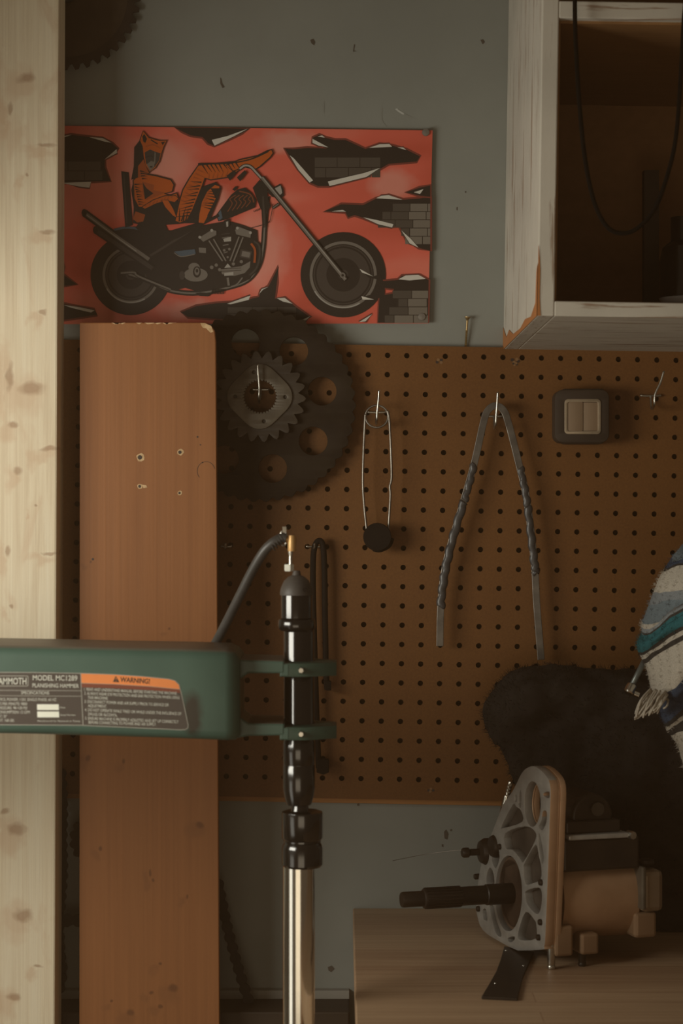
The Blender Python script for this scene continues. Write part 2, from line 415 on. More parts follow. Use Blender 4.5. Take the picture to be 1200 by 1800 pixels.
# worn patches where the face has flaked
for cx_, cy_, r_ in ((772,635,7),(905,634,8),(905,640,5),(757,1389,6),(1089,462,0)):
    for q_ in range(4 if r_ else 0):
        a_ = q_*1.7+cx_; flat(bm, [(cx_+r_*.7*math.cos(a_)+r_*.45*math.cos(b_), cy_+r_*.4*math.sin(a_)+r_*.4*math.sin(b_)) for b_ in (.2,1.5,2.4,3.9,5.2)], PY-.0003-q_*.00005, 1+q_ % 2)
peg = single('pegboard', bm, [M_PEG, M_PIT, mat('flaked_hardboard', (.25,.13,.05))], 'brown hardboard pegboard with rows of round holes fixed to the grey wall', 'pegboard')
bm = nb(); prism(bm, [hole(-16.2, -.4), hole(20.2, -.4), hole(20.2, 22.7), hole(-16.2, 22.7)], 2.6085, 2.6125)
bk_ = obj('hole_shade_sheet', bm, mat('painted_hole_shade', (.045,.022,.008), None, 20, .9, 0, .1), peg)  # added dark sheet that stands in for shade behind the holes
bm = nb(); prism(bm, [hole(-16.4, 22.85), hole(20.4, 22.85), hole(20.4, 23.28), hole(-16.4, 23.28)], 2.6065, WALL)
obj('trim_3', bm, M_STRIP)['kind'] = 'structure'

# ------------------------------------------------------------------ timber post, orange board, light bench
xl, xr = P(-58, 0, 2.45).x, P(92, 0, 2.45).x
bm = nb(); box(bm, (xl, 2.45, 0), (xr, 2.508, 2.6)); 
post = single('timber_post', bm, M_PINE, 'pale knotty pine timber post standing upright at the left edge', 'post', bevel=.0025)
post.rotation_euler = (0, math.radians(.22), 0)

yb = 2.487
def pb(px, py): return P(px, py, yb)
out = [(140,567), (360,567), (371,572), (377,581), (379,600), (381,900), (385.5,1810)]
k0 = pb(140, 0).x
q = [pb(*p) for p in out]; q += [Vector((pb(386.5,0).x, yb, .0)), Vector((pb(138.5,0).x, yb, .0))]
bm = nb(); prism3(bm, q, Vector((0, .019, 0)), 0)
def pit(cx, cy, r, seed, big=1):
    rnd = random.Random(seed)
    flat(bm, [(cx+r*(1+.35*rnd.random())*math.cos(a)*big, cy+r*(1+.3*rnd.random())*math.sin(a)) for a in [k*.7 for k in range(9)]], yb-.0003, 1)
    flat(bm, [(cx-r*.2+r*.6*math.cos(a), cy+r*.62*math.sin(a)) for a in [k*.7 for k in range(9)]], yb-.0006, 2)
pit(247, 804, 6.5, 1); pit(317, 795, 5, 2); pit(246, 855, 4.2, 3); pit(316, 866.5, 3.6, 4)
flat(bm, [(250,852),(257,853),(259,857),(252,858)], yb-.0003, 1)
flat(bm, [(352,568),(360,568),(371,573),(375,583),(370,585),(362,577),(356,576)], yb-.0003, 1)
for c in ((347,768,1.6),(352,782,1.2),(356,813,1.3),(163,983,2.2)): flat(bm, circ(*c, n=8), yb-.0003, 2)
for k in range(9):
    x = 190+random.random()*150; flat(bm, [(x,567.2),(x+8+random.random()*20,567.2),(x+6,570)], yb-.0003, 1)
# pencilled loop
lp = circ(362, 828, 16, 17, 26); ih = circ(362, 828, 15.3, 16.3, 26)
for k in range(10, 25): flat(bm, [lp[k], lp[k+1], ih[k+1], ih[k]], yb-.0003, 2)
single('wooden_board', bm, [M_BOARD, M_RAW, M_PIT], 'tall orange-stained wooden board with four screw holes leaning before the pegboard', 'board', bevel=.0012)

zb = P(0, 1600, 2.6).z
xb = P(620, 0, 2.6).x
t = thing('workbench', (.66, 2.2, 0), 'light butcher-block workbench under the gearbox at lower right', 'workbench')
bm = nb(); box(bm, (xb, 1.78, zb-.04), (1.3, 2.613, zb)); obj('benchtop', bm, M_BENCH, t, bevel=.0015)
for x in (xb+.03, 1.2):
    for y in (1.83, 2.52):
        bm = nb(); box(bm, (x, y, 0), (x+.07, y+.07, zb-.04)); obj('leg', bm, M_STRIP, t, bevel=.002)

# ------------------------------------------------------------------ cabinet box on the wall
t = thing('wall_cabinet', (.42, 2.38, P(0,555,2.16).z), 'open-fronted white painted wooden box cabinet on the wall above the pegboard', 'cabinet')
YF = 2.16; YB = WALL
cx0 = .2135; cz0 = P(0, 555, YF).z; th = .0186; H = .76; W = .46; ZS = .344
RC = Matrix.Translation((cx0, 0, cz0)) @ Matrix.Rotation(math.radians(.9), 4, 'Y')
def cb(name, lo, hi, m, **kw):
    b = nb(); box(b, lo, hi, 0, RC); return obj(name, b, m, t, **kw)
cb('side_panel', (0, YF, 0), (th, YB, H), M_OLDP, bevel=.0015)
cb('side_panel', (W-th, YF, 0), (W, YB, H), M_OLDP, bevel=.0015)
cb('bottom_panel', (th, YF, 0), (W-th, YB, th*.88), M_OLDH, bevel=.0012)
cb('top_panel', (th, YF, H-th), (W-th, YB, H), M_OLDH, bevel=.0012)
cb('shelf', (th, YF, ZS-th), (W-th, YB, ZS), M_OLDH, bevel=.0012)
cb('back_panel', (th, YB-.012, th), (W-th, YB-.002, H-th), M_CABIN)
b = nb()   # lining boards and the flaked bare wood at the mitred corner
box(b, (th, YF+.012, th*.88), (th+.003, YB-.012, H-th), 0, RC); box(b, (th+.003, YF+.012, ZS-th-.003), (W-th-.003, YB-.012, ZS-th), 0, RC); box(b, (W-th-.003, YF+.012, th*.88), (W-th, YB-.012, H-th), 0, RC)
box(b, (th+.003, YF+.012, th*.88), (W-th-.003, YB-.012, th*.88+.0015), 0, RC); box(b, (th+.003, YF+.012, ZS), (W-th-.003, YB-.012, ZS+.0015), 0, RC)
obj('dark_lining', b, M_CABIN, t, label='dark brown inner lining')
b = nb()
def chip(pts3): 
    f = b.faces.new([b.verts.new(RC @ Vector(p)) for p in pts3])
e = .0006
chip([(-e,YF,0),(-e,YF,.058),(-e,YF+.012,.05),(-e,YF+.02,.016),(-e,YF+.07,.006),(-e,YF+.14,.010),(-e,YF+.2,.005),(-e,YF+.3,.007),(-e,YF+.36,.018),(-e,YF+.40,.012),(-e,YB,.030),(-e,YB,0)])
chip([(0,YF-e,.0),(.0035,YF-e,.0),(.0022,YF-e,.02),(.0024,YF-e,.05),(.0006,YF-e,.075),(0,YF-e,.078)])
obj('bare_wood_patch', b, M_BARE, t, label='bare orange wood where paint is worn off')

# ------------------------------------------------------------------ things inside the cabinet
zc = cz0+th*.88+.0015
bm = nb(); box(bm, (P(1132,0,2.5).x, 2.50, zc), (P(1158,0,2.5).x, 2.518, zc+.20))
single('wood_offcut', bm, M_LEDGE, 'narrow dark wood offcut standing at the back inside the white cabinet', 'wood offcut')
bm = nb(); cx = P(1206,0,2.40).x
lathe(bm, [(.001,0),(.026,0),(.028,.004),(.028,.07),(.024,.088),(.014,.096),(.014,.125),(.001,.125)], (cx, 2.43, zc+.0045), seg=28)
single('dark_bottle', bm, M_BLKENAMEL, 'dark bottle standing in the cabinet behind the pale dish', 'bottle', smooth=True)
bm = nb(); cx = P(1203,0,2.28).x
lathe(bm, [(.001,0),(.018,0),(.026,.004),(.031,.013),(.029,.013),(.024,.006),(.001,.004)], (cx, 2.27, zc), seg=36)
single('pale_dish', bm, mat('pale_glazed_dish', (.42,.40,.36)), 'pale shallow dish at right on the cabinet floor', 'dish', smooth=True)
# cord hanging across the opening
bm = nb(); Y = 2.145; ztop = cz0+.76
pts = [Vector((P(1010,0,Y).x+.012, 2.32, ztop+.003)), Vector((P(1010,0,Y).x+.006, 2.22, ztop+.003)), Vector((P(1010,0,Y).x, 2.157, ztop+.009)), P(1010,-150,Y), P(1010,-6,Y), P(1011,60,Y), P(1017,170,Y), P(1028,280,Y), P(1044,355,Y), P(1066,398,Y), P(1092,410,Y), P(1120,401,Y), P(1150,368,Y), P(1172,310,Y), P(1187,245,Y), P(1195,150,Y), P(1201,40,Y), P(1204,-6,Y), P(1205,-150,Y), Vector((P(1206,0,Y).x, 2.157, ztop+.009)), Vector((P(1206,0,Y).x, 2.32, ztop+.003))]
tube(bm, spline(pts, 8), .0024, 8)
single('looped_cable', bm, mat('dull_black_cable', (.004,.003,.002), None, 60, .9, 0, .1), 'thin black cable hanging in a long loop across the cabinet opening', 'cable', smooth='full')

# ------------------------------------------------------------------ circular saw blade, upper left
t = thing('saw_blade', (P(118,0,2.6).x, 2.60, P(0,120,2.6).z), 'brown toothed circular saw blade hanging on the wall beside the post top', 'saw blade')
sc = (118, -6); lp = []
n = 40
for i in range(n):
    a = 2*math.pi*i/n
    for da, r in ((0, 128), (.05, 129), (.085, 118.5), (.12, 119.5)):
        lp.append((sc[0]+r*math.cos(a+da), sc[1]+r*math.sin(a+da)))
obj('toothed_rim', wall_plate([lp, circ(*sc, 106, n=60)], 2.5995, .003), M_BLADER, t)
obj('blade_disc', wall_plate([circ(*sc, 106, n=60), circ(*sc, 12)], 2.6000, .0025), M_BLADE, t)
bm = nb(); lathe(bm, [(.001,0),(.006,0),(.006,.003),(.0022,.004),(.0022,.025)], P(118,0,2.592)+Vector((0,0,.008)), (0,1,0), 14)
obj('nail', bm, M_WIRE, t)

# ------------------------------------------------------------------ big sprocket + small sprocket on one hook
def gear(cx, cy, ro, ri, n, a0=0, tip=.32, w=.5):
    lp = []
    for i in range(n):
        a = a0+2*math.pi*i/n; st = 2*math.pi/n
        for k in range(6):           # rounded valley between narrow tips
            f = k/6
            r = ri+(ro-ri)*abs(math.cos(math.pi*f))**1.4
            lp.append((cx+r*math.cos(a+f*st), cy+r*math.sin(a+f*st)))
    return lp
BC = (456, 713)
holes = [circ(BC[0]+113*math.cos(a), BC[1]-113*math.sin(a), 26, n=30) for a in [math.radians(13+44.8*k) for k in range(8)]]
t = thing('large_sprocket', P(456, 881, 2.578), 'large dark rear sprocket with round lightening holes hanging on the pegboard', 'sprocket')
obj('toothed_plate', wall_plate([gear(*BC, 169, 162.5, 46)]+holes+[circ(457, 697, 36, n=30)], 2.578, .006, .0006), M_SPROC, t, smooth=True)
t = thing('small_sprocket', P(457, 777, 2.568), 'smaller worn sprocket with a rounded diamond hub in front of the large one', 'sprocket')
g = gear(457, 697, 80, 66, 22, .05)
obj('toothed_ring', wall_plate([g, circ(457,697,30)], 2.568, .0075, .0006), M_SPRG, t, smooth=True)
hubp = []
for k in range(64):
    a = 2*math.pi*k/64; r = 53+3.6*math.cos(4*a)
    hubp.append((456+r*math.cos(a), 697+r*math.sin(a)))
spl = []
for k in range(34):
    a = 2*math.pi*k/34
    for da, r in ((0, 28.5), (.06, 28.5), (.095, 31), (.15, 31)): spl.append((457+r*math.cos(a+da), 697+r*math.sin(a+da)))
hl = [circ(457+44*math.cos(a), 697+44*math.sin(a), 4.2, n=14) for a in (.02, math.pi/2-.15, math.pi, -math.pi/2-.25)]
obj('hub_plate', wall_plate([hubp, spl]+hl, 2.5645, .0035, .0007), M_HUB, t, smooth=True)

# ------------------------------------------------------------------ hooks
def hook(px, py, label, up=38, down=19, bar=13, tilt=0, out=.036, rr=.0015):
    """bar across two holes, arm dropping, coming forward and turning up"""
    b = nb(); Y = 2.5975
    c = P(px, py, Y)
    w = bar*K(Y)
    tube(b, spline([c+Vector((-w,.012,.004)), c+Vector((-w,0,.001)), c+Vector((-w*.8,-.0015,0)), c+Vector((w*.8,-.0015,0)), c+Vector((w,0,.001)), c+Vector((w,.012,.004))], 4), rr, 8)
    dz = down*K(Y); uz = up*K(Y)
    tube(b, spline([c+Vector((0,-.003,.001)), c+Vector((-.0005,-.006,-dz*.4)), c+Vector((-.001,-.012,-dz*.92)), c+Vector((-.0008,-out*.6,-dz*1.0)), c+Vector((-.0006,-out,-dz*.75)), c+Vector((0,-out-.002,0)), c+Vector((tilt*.6,-out-.003,uz*.5)), c+Vector((tilt,-out-.004,uz))], 5), rr, 8)
    return single('peg_hook', b, M_STEEL, label, 'hook', 'steel hooks on the pegboard', smooth='full')
hook(662, 725, 'steel pegboard hook holding the slim wire loop tool', 36, 21, 15, .0024)
hook(868, 732, 'steel pegboard hook holding the bent metal strap', 40, 22, 15, .0018)
hook(1143, 696, 'empty bright steel pegboard hook right of the light switch', 40, 24, 17, .011)
hook(458, 685, 'steel pegboard hook inside the small sprocket', 40, 24, 14, -.002, .042)
hook(398, 961, 'small steel pegboard hook beside the board edge above the hose', 6, 3, 8, 0, .02)
hook(553, 961, 'small steel pegboard hook holding the black hose loop', 6, 3, 14, 0, .02)

# ------------------------------------------------------------------ wire loop tool
Y = 2.575
t = thing('wire_tool', P(663, 968, Y), 'slim wire loop tool with a black round end hanging from a pegboard hook', 'wire tool')
bm = nb(); tube(bm, [P(x, y, Y) for x, y in circ(662, 732, 20, 19.5, 32)], .0014, 8, closed=True); obj('ring', bm, M_WIRE, t, smooth='full')
bm = nb(); tube(bm, spline([P(642,728,Y), P(641,745,Y), P(638.5,800,Y), P(637.5,850,Y), P(640,890,Y), P(643,920,Y), P(645.5,943,Y)], 6), .0016, 8)
tube(bm, spline([P(681,722,Y), P(684,738,Y), P(687,795,Y), P(688,840,Y), P(685,855,Y), P(686,870,Y), P(684,905,Y), P(681.5,943,Y)], 6), .0016, 8)
obj('wire_bow', bm, M_WIRE, t, smooth='full')
bm = nb(); lathe(bm, [(.001,0),(.0175,0),(.0182,.002),(.0182,.014),(.0172,.017),(.001,.017)], P(663,944,2.562), (0,1,0), 36)
obj('round_end', bm, M_BLACKR, t, smooth=True)
bm = nb(); tube(bm, spline([P(655,966,2.572), P(668,968,2.572), P(684,960,2.572), P(690,946,2.572)], 6), .0022, 8); obj('end_clip', bm, M_BLACKR, t, smooth='full')

# ------------------------------------------------------------------ bent strap with taped legs
def strap_strip(b, path, wid, Y, thk, mi=0):
    path = [Vector((x, y, 0)) for x, y in path]; n = len(path); L = []; R = []
    for i in range(n):
        d = (path[min(i+1,n-1)]-path[max(i-1,0)]).normalized(); nn = Vector((-d.y, d.x, 0))
        wv = wid[i] if isinstance(wid, list) else wid
        L.append(path[i]+nn*wv/2); R.append(path[i]-nn*wv/2)
    yv = Y if isinstance(Y, list) else [Y]*n
    vs = [[b.verts.new(P(p.x, p.y, yv[i])+Vector((0, o, 0))) for i, p in enumerate(S_)] for S_ in (L, R) for o in (0, thk)]
    l0, l1, r0, r1 = vs
    for i in range(n-1):
        for a_, b_ in ((l0,r0),(r0,r1),(r1,l1),(l1,l0)):
            f = b.faces.new((a_[i], a_[i+1], b_[i+1], b_[i])); f.material_index = mi
    b.faces.new((l0[0], r0[0], r1[0], l1[0])); b.faces.new((l0[-1], l1[-1], r1[-1], r0[-1]))
    bmesh.ops.recalc_face_normals(b, faces=b.faces[:])
def sp2(pts, n=6): return [(v.x, v.y) for v in spline([(x, y, 0) for x, y in pts], n)]
YS = 2.576
t = thing('bent_strap', P(862, 1162, YS), 'bent flat metal strap with black taped legs hung like a wishbone on the pegboard', 'strap')
path = sp2([(773,1136),(775,1060),(785,985),(815,880),(834,812),(849,745),(857,722),(870,713),(884,720),(893,742),(911,812),(926,880),(939,990),(943,1060),(951,1160)])
bm = nb(); strap_strip(bm, path, 12.5, YS, .0028); obj('metal_bar', bm, mat('dull_strap_metal', (.20,.18,.155), (.13,.115,.10), 50, .42, .7), t, bevel=.0006)
M_TAPE = mat('black_wrapped_tape', (.06,.056,.054), (.04,.036,.034), 60, .36, 0, .5)
def tape(pts, w0):
    b = nb(); q = sp2(pts, 14); n = len(q); r = []
    for i in range(n):
        s = i/n*len(pts)*1.9
        r.append((w0/2+.7*math.sin(s*2.9+math.sin(i*.31))*(.6+.4*math.sin(i*.37))-(.6 if i % 9 < 1 else 0))*K(YS))
    tube(b, [P(x, y, YS+.0014)+Vector((.0008*math.sin(i*.9),0,0)) for i, (x, y) in enumerate(q)], r, 12, flatk=.62)
    return obj('tape_wrap', b, M_TAPE, t, smooth='full')
tape([(774,1068),(778,1030),(786,985),(799,935),(815,882)], 15)
tape([(816,880),(825,848),(833,815)], 13)
tape([(914,822),(921,855),(927,890)], 13)
tape([(927,890),(933,940),(939,990),(942,1008)], 14)

# ------------------------------------------------------------------ light switch
Y = 2.563
t = thing('light_switch', P(1022, 778, 2.58), 'dark surface-mounted switch box with two tan rockers on the pegboard', 'light switch')
def rrect(x0, y0, x1, y1, r, n=5, bulge=0):
    o = []
    for cx, cy, a in ((x1-r,y1-r,0),(x0+r,y1-r,90),(x0+r,y0+r,180),(x1-r,y0+r,270)):
        for k in range(n+1): a_ = math.radians(a+90*k/n); o.append((cx+r*math.cos(a_), cy+r*math.sin(a_)))
    return o
M_SW = mat('dark_brown_plastic', (.050,.035,.024), (.042,.029,.02), 20, .6, 0, .25)
bm = wall_plate([rrect(977, 687, 1068, 776, 12), rrect(996,706,1052,759,5)], Y, .034, .0015); obj('housing', bm, M_SW, t, smooth=True)
bm = nb(); prism(bm, [(990,683),(1060,683),(1064,690),(1064,774),(1058,780),(992,780),(985,774),(985,690)], Y+.004, 2.5995); obj('back_box', bm, M_SW, t, bevel=.002)
bm = wall_plate([rrect(992.5, 702, 1055, 762.5, 6), rrect(996.5,706,1051,758.5,4)], Y-.0025, .003, .0005); obj('bezel', bm, mat('tan_metal_bezel', (.40,.31,.21), (.32,.25,.17), 60, .4, .4), t, smooth=True)
M_ROCK = mat('tan_plastic_rocker', (.27,.185,.115), (.23,.155,.095), 12, .4)
for x0, x1, dy in ((997,1023,0),(1025,1051,.0012)):
    bm = wall_plate([rrect(x0, 706.5, x1, 758, 3)], Y-.001+dy, .006, .001); obj('rocker', bm, M_ROCK, t, smooth=True)

# ------------------------------------------------------------------ screw on the pegboard's top edge
bm = nb(); a = P(818, 612, 2.612); bq = P(821.5, 556.5, 2.607); ax = (bq-a); L = ax.length
pr = [(.0012,-.006)]
k = 0
while k*.0009 < L*.55: pr.append((.0018 if k % 2 else .0012, k*.0009)); k += 1
pr += [(.0014, L*.58), (.0014, L*.88), (.0038, L-.0009), (.0039, L), (.001, L-.0003)]
lathe(bm, pr, a, ax, 14)
single('wood_screw', bm, mat('yellow_zinc', (.42,.29,.13), None, 60, .4, .8), 'brass-coloured wood screw standing up at the top edge of the pegboard', 'screw')

# ------------------------------------------------------------------ black hose loop behind the hammer
Y = 2.583
t = thing('rubber_hose', P(565, 1360, Y), 'black rubber hose looped over a pegboard hook behind the planishing hammer', 'hose')
bm = nb(); tube(bm, spline([P(560,1350,Y), P(556,1250,Y), P(551,1080,Y), P(550,1000,Y), P(552,965,Y), P(559,951,Y), P(567,958,Y), P(570,1000,Y), P(571,1080,Y), P(573,1180,Y), P(575,1212,Y)], 8), .0040, 10); obj('hose_tube', bm, M_BLACKR, t, smooth='full')
bm = nb(); prism(bm, [(556,1334),(578,1336),(578,1358),(568,1362),(556,1358)], Y-.008, Y+.006); obj('end_fitting', bm, M_BLACKR, t, bevel=.001)
bm = nb(); prism(bm, [(568,1196),(582,1198),(582,1214),(572,1214)], Y-.006, Y+.006); obj('end_fitting', bm, M_BLACKR, t, bevel=.001)

# ------------------------------------------------------------------ chains and a sprocket behind the board
def chain(b, path, pitch=15, w=5.2, Y=2.59):
    """roller-chain side plates (waisted figure-eights) and rollers along a pixel path"""
    pts = [Vector((x, y, 0)) for x, y in sp2(path, 24)]
    nodes = [pts[0]]; acc = 0
    for p0, p1 in zip(pts, pts[1:]):
        seg = (p1-p0).length
        while acc+seg >= pitch:
            p0 = p0+(p1-p0)*((pitch-acc)/seg); nodes.append(p0); seg = (p1-p0).length; acc = 0
        acc += seg
    for i in range(len(nodes)-1):
        A, B = nodes[i], nodes[i+1]; d = (B-A).normalized(); nn = Vector((-d.y, d.x, 0)); ang = math.atan2(d.y, d.x)
        lp = []
        for k in range(9): a = ang+math.pi/2+math.pi*k/8; lp.append((A.x+w*math.cos(a), A.y+w*math.sin(a)))
        m = (A+B)/2-nn*w*.62; lp.append((m.x, m.y))
        for k in range(9): a = ang-math.pi/2+math.pi*k/8; lp.append((B.x+w*math.cos(a), B.y+w*math.sin(a)))
        m = (A+B)/2+nn*w*.62; lp.append((m.x, m.y))
        o = .0016 if i % 2 else 0
        prism(b, lp, Y-.0075+o, Y-.006+o); prism(b, lp, Y+.006-o, Y+.0075-o)
    for p in nodes: lathe(b, [(.0001,0),(w*.6*K(Y),0),(w*.6*K(Y),.014),(.0001,.014)], P(p.x, p.y, Y-.007), (0,1,0), 10)
bm = nb(); chain(bm, [(108,1360),(111,1420),(110,1480),(111,1530),(107,1590),(104,1625),(107,1680),(110,1710),(104,1748)], 18, 9, 2.596)
single('roller_chain', bm, M_RUST, 'dark roller chain hanging down the wall between post and orange board', 'chain')
bm = nb(); chain(bm, [(118,1618),(150,1620),(200,1640),(262,1650),(330,1628),(372,1575)], 20, 12, 2.575)
single('roller_chain', bm, M_RUST, 'dark roller chain strung level behind the lower orange board', 'chain')
bm = nb(); chain(bm, [(384,1555),(398,1625),(415,1690),(432,1745),(446,1790)], 19, 10, 2.585)
single('roller_chain', bm, M_RUST, 'dark roller chain slanting down beside the right edge of the orange board', 'chain')
bm = wall_plate([gear(171, 1476, 50, 44, 16, .2), circ(171,1476,16)], 2.575, .005)
single('chain_sprocket', bm, M_SPROC, 'dark toothed sprocket mostly hidden behind the lower orange board', 'sprocket', smooth=True)

# ------------------------------------------------------------------ poster
def print_red():
    m, nt, b = newmat('printed_red'); setb(b, .42, 0, .35)
    v = coords(nt); n = noisef(nt, coords(nt, (1,1,1.6)), 5.2, 2, .5, .6)
    c = ramp(nt, n, [(.34, (.54, .088, .05)), (.52, (.68, .13, .085)), (.68, (.72, .22, .155))])
    q = lambda px, py, rx, ry: ((px-400)*.00075, (568-py)*.00075, rx*.00075, ry*.00075)
    air = spots(nt, [q(300,275,75,60), q(520,235,60,26), q(470,430,60,85), q(700,310,50,34), q(395,345,40,40), q(360,530,90,22)], .02, .02)
    h = nt.nodes.new('ShaderNodeMath'); h.operation = 'MULTIPLY'; nt.links.new(air, h.inputs[0]); h.inputs[1].default_value = .55
    c = mix(nt, h.outputs[0], c, (.70, .34, .27))
    nt.links.new(c, b.inputs['Base Color']); return m
INK = {}
def ink(name, c):
    INK[name] = len(pm); m, nt, b = newmat('ink_'+name); setb(b, .42, 0, .35); b.inputs['Base Color'].default_value = c4(c); pm.append(m)
pm = [print_red()]
ink('black', (.030, .021, .015)); ink('soot', (.19, .045, .03)); ink('dark', (.060, .046, .036)); ink('grey', (.17, .145, .12)); ink('light', (.34, .31, .27))
ink('white', (.60, .56, .49)); ink('orange', (.46, .095, .014)); ink('rust', (.34, .075, .018)); ink('blue', (.075, .10, .125)); ink('brick', (.075, .060, .046)); ink('brickl', (.17, .145, .115)); ink('flame', (.20, .06, .025))
PB = 2.6075
bm = nb()
# sheet with a slightly lifted right edge
cols = [40, 200, 360, 520, 640, 700, 735, 750, 760]
lift = [0]*9
def edge_y(x, top): return (221+(x-107)*.0125) if top else (568.5+(x-752)*-.002)
def sheet_y(x):
    for (a, la), (b, lb) in zip(zip(cols, lift), list(zip(cols, lift))[1:]):
        if a <= x <= b: return PB-(la+(lb-la)*(x-a)/(b-a))
    return PB
gridv = []
for x in cols:
    col = []
    for t_ in [k/4 for k in range(5)]:
        xx = x if x < 755 else (760-8*t_)
        y = edge_y(x, True)*(1-t_)+edge_y(x, False)*t_
        col.append(bm.verts.new(P(xx, y, sheet_y(x))))
    gridv.append(col)
for a, b in zip(gridv, gridv[1:]):
    for k in range(4):
        f = bm.faces.new((a[k], a[k+1], b[k+1], b[k])); f.material_index = 0
layer = [0]
def art(pts, c, dz=None):
    layer[0] += 1
    o = .00012+layer[0]*.0000035
    # split wide shapes so they follow the lifted edge
    f = bm.faces.new([bm.verts.new(P(x, min(max(y, edge_y(x, True)+.3), 568), sheet_y(min(x, 760))-o)) for x, y in pts]); f.material_index = INK[c]
    f.normal_update()
    if f.normal.y > 0: f.normal_flip()
def grow(pts, d):
    cx = sum(p[0] for p in pts)/len(pts); cy = sum(p[1] for p in pts)/len(pts); n = len(pts); out = []
    ar = sum(pts[i][0]*pts[(i+1) % n][1]-pts[(i+1) % n][0]*pts[i][1] for i in range(n)); sg = 1 if ar > 0 else -1
    for i in range(n):
        ax, ay = pts[i-1]; bx, by = pts[(i+1) % n]; dx, dy = bx-ax, by-ay; l = math.hypot(dx, dy) or 1
        out.append((pts[i][0]+sg*dy/l*d, pts[i][1]-sg*dx/l*d))
    return out
def aline(pts, w, c, c2=None, w2=0):
    q = sp2(pts, 5) if len(pts) > 2 else [tuple(p) for p in pts]
    def strip(q, w, c, off=0):
        L = []; R = []
        for i in range(len(q)):
            a = q[max(i-1,0)]; b = q[min(i+1,len(q)-1)]; dx, dy = b[0]-a[0], b[1]-a[1]; l = math.hypot(dx, dy) or 1
            nx, ny = -dy/l, dx/l
            L.append((q[i][0]+nx*(w/2+off), q[i][1]+ny*(w/2+off))); R.append((q[i][0]-nx*(w/2-off), q[i][1]-ny*(w/2-off)))
        for i in range(len(q)-1): art([L[i], L[i+1], R[i+1], R[i]], c)
    strip(q, w, c)
    if c2: strip(q, w2, c2)
def ring(cx, cy, ro, ri, c, a0=0, a1=360, n=48):
    k = [math.radians(a0+(a1-a0)*i/n) for i in range(n+1)]
    for a, b in zip(k, k[1:]):
        art([(cx+ro*math.cos(a), cy+ro*math.sin(a)), (cx+ro*math.cos(b), cy+ro*math.sin(b)), (cx+ri*math.cos(b), cy+ri*math.sin(b)), (cx+ri*math.cos(a), cy+ri*math.sin(a))], c)
def torn(pts, bricks=None, curls=()):
    art(grow(pts, 3.2), 'soot'); 
    for cpts in curls: art(grow(cpts, 2.6), 'soot')
    art(pts, 'black')
    for b in bricks or (): art(b[0], b[1])
    for cpts in curls: art(grow(cpts, 1.0), 'black'); art(cpts, 'white')
def brickrows(x0, x1, y0, rows, bw, bh, light, sl=.0):
    o = []
    x0 = x0 if isinstance(x0, list) else [x0]*rows
    for r in range(rows):
        x = x0[r]
        xx = x-(bw*.5 if r % 2 else 0)
        while xx < x1:
            a, b = max(xx, x), min(xx+bw-1.4, x1)
            if b-a > 3: o.append(([(a, y0+r*bh), (b, y0+r*bh+sl), (b, y0+r*bh+bh-1.3+sl), (a, y0+r*bh+bh-1.3)], light if (xx > x1-bw*1.8 and light) else 'brick'))
            xx += bw
    return o
# torn holes showing a brick wall
torn([(60,240),(107,240),(125,237),(158,241),(179,243),(197,252),(207,261),(201,270),(184,280),(184,294),(194,318),(161,319),(107,321),(60,320)],
     brickrows(62, 180, 284, 2, 58, 17, None), [[(107,240),(127,236.5),(107,243.5)], [(157,241),(180,242.5),(196,251),(184,249)], [(184,280),(205,262),(205.5,269)], [(107,321.5),(160,319.5),(157,330),(140,328)]])
torn([(306,223.8),(320,231),(335,238),(356,241),(366,252),(376,256),(400,246),(425,234),(440,225.5)], None, [[(372,246),(400,239),(436,226),(412,239),(377,256)]])
torn([(500,261),(515,262.5),(540,260),(575,261),(548,251),(550,242),(561,237),(572,242),(588,246),(607,246),(629,256),(642,262),(667,253),(689,256),(714,263),(738,275),(732,284),(683,288),(664,299),(642,311),(578,327),(559,327),(545,321),(524,297),(509,275)],
     brickrows(553, 668, 277, 2, 40, 18, None), [[(509,273),(516,278),(550,317),(544,321),(524,298)], [(576,319),(640,304),(668,295),(644,311),(579,327)], [(549,244),(577,259),(560,256),(549,251)], [(558,240),(566,238),(571,242)], [(648,260),(667,253.5),(684,253),(689,258)], [(698,259),(708,259),(714,264)]])
torn([(569,371.5),(600,359),(638,360.5),(661,349),(683,343),(708,351),(737,349),(756,345),(756,441),(737,436),(714,421),(702,398),(689,398),(661,392),(638,383),(623,378),(612,382),(607,373)],
     brickrows([690,672,664,705,712], 756, 358, 5, 31, 14.5, 'brickl'), [[(582,371.5),(602,369),(608,372)], [(661,348.5),(670,344),(683,343),(707,351)], [(638,382),(663,387),(691,394),(689,400),(664,394)], [(705,405),(722,420),(735,435),(720,428)]])
torn([(713,338),(737,330),(756,326),(756,346),(738,344)], None, [[(727,338),(744,332.5),(738,341)]])
torn([(60,445),(107,450),(112,470),(110,482),(135,500),(107,503),(60,504)])
torn([(60,530),(107,533),(130,538),(165,544),(171,553),(107,563),(60,566)], None, [[(112,536),(140,540),(166,545.5),(160,549.5),(125,541)]])
torn([(318,549),(345,538),(380,533),(430,530),(445,524),(455,522),(458,511),(472,503),(489.5,468),(486.5,497),(483,525),(500,523),(520,540),(546,558),(530,563),(440,565),(330,557)],
     brickrows(400, 520, 540, 2, 44, 12, None), [[(399,534),(440,519.5),(437,527),(405,535)], [(455,517),(460,508),(472,504),(462,509)], [(486,524),(500,523.5),(514,534),(497,530)], [(524,565),(545,556),(538,563)]])
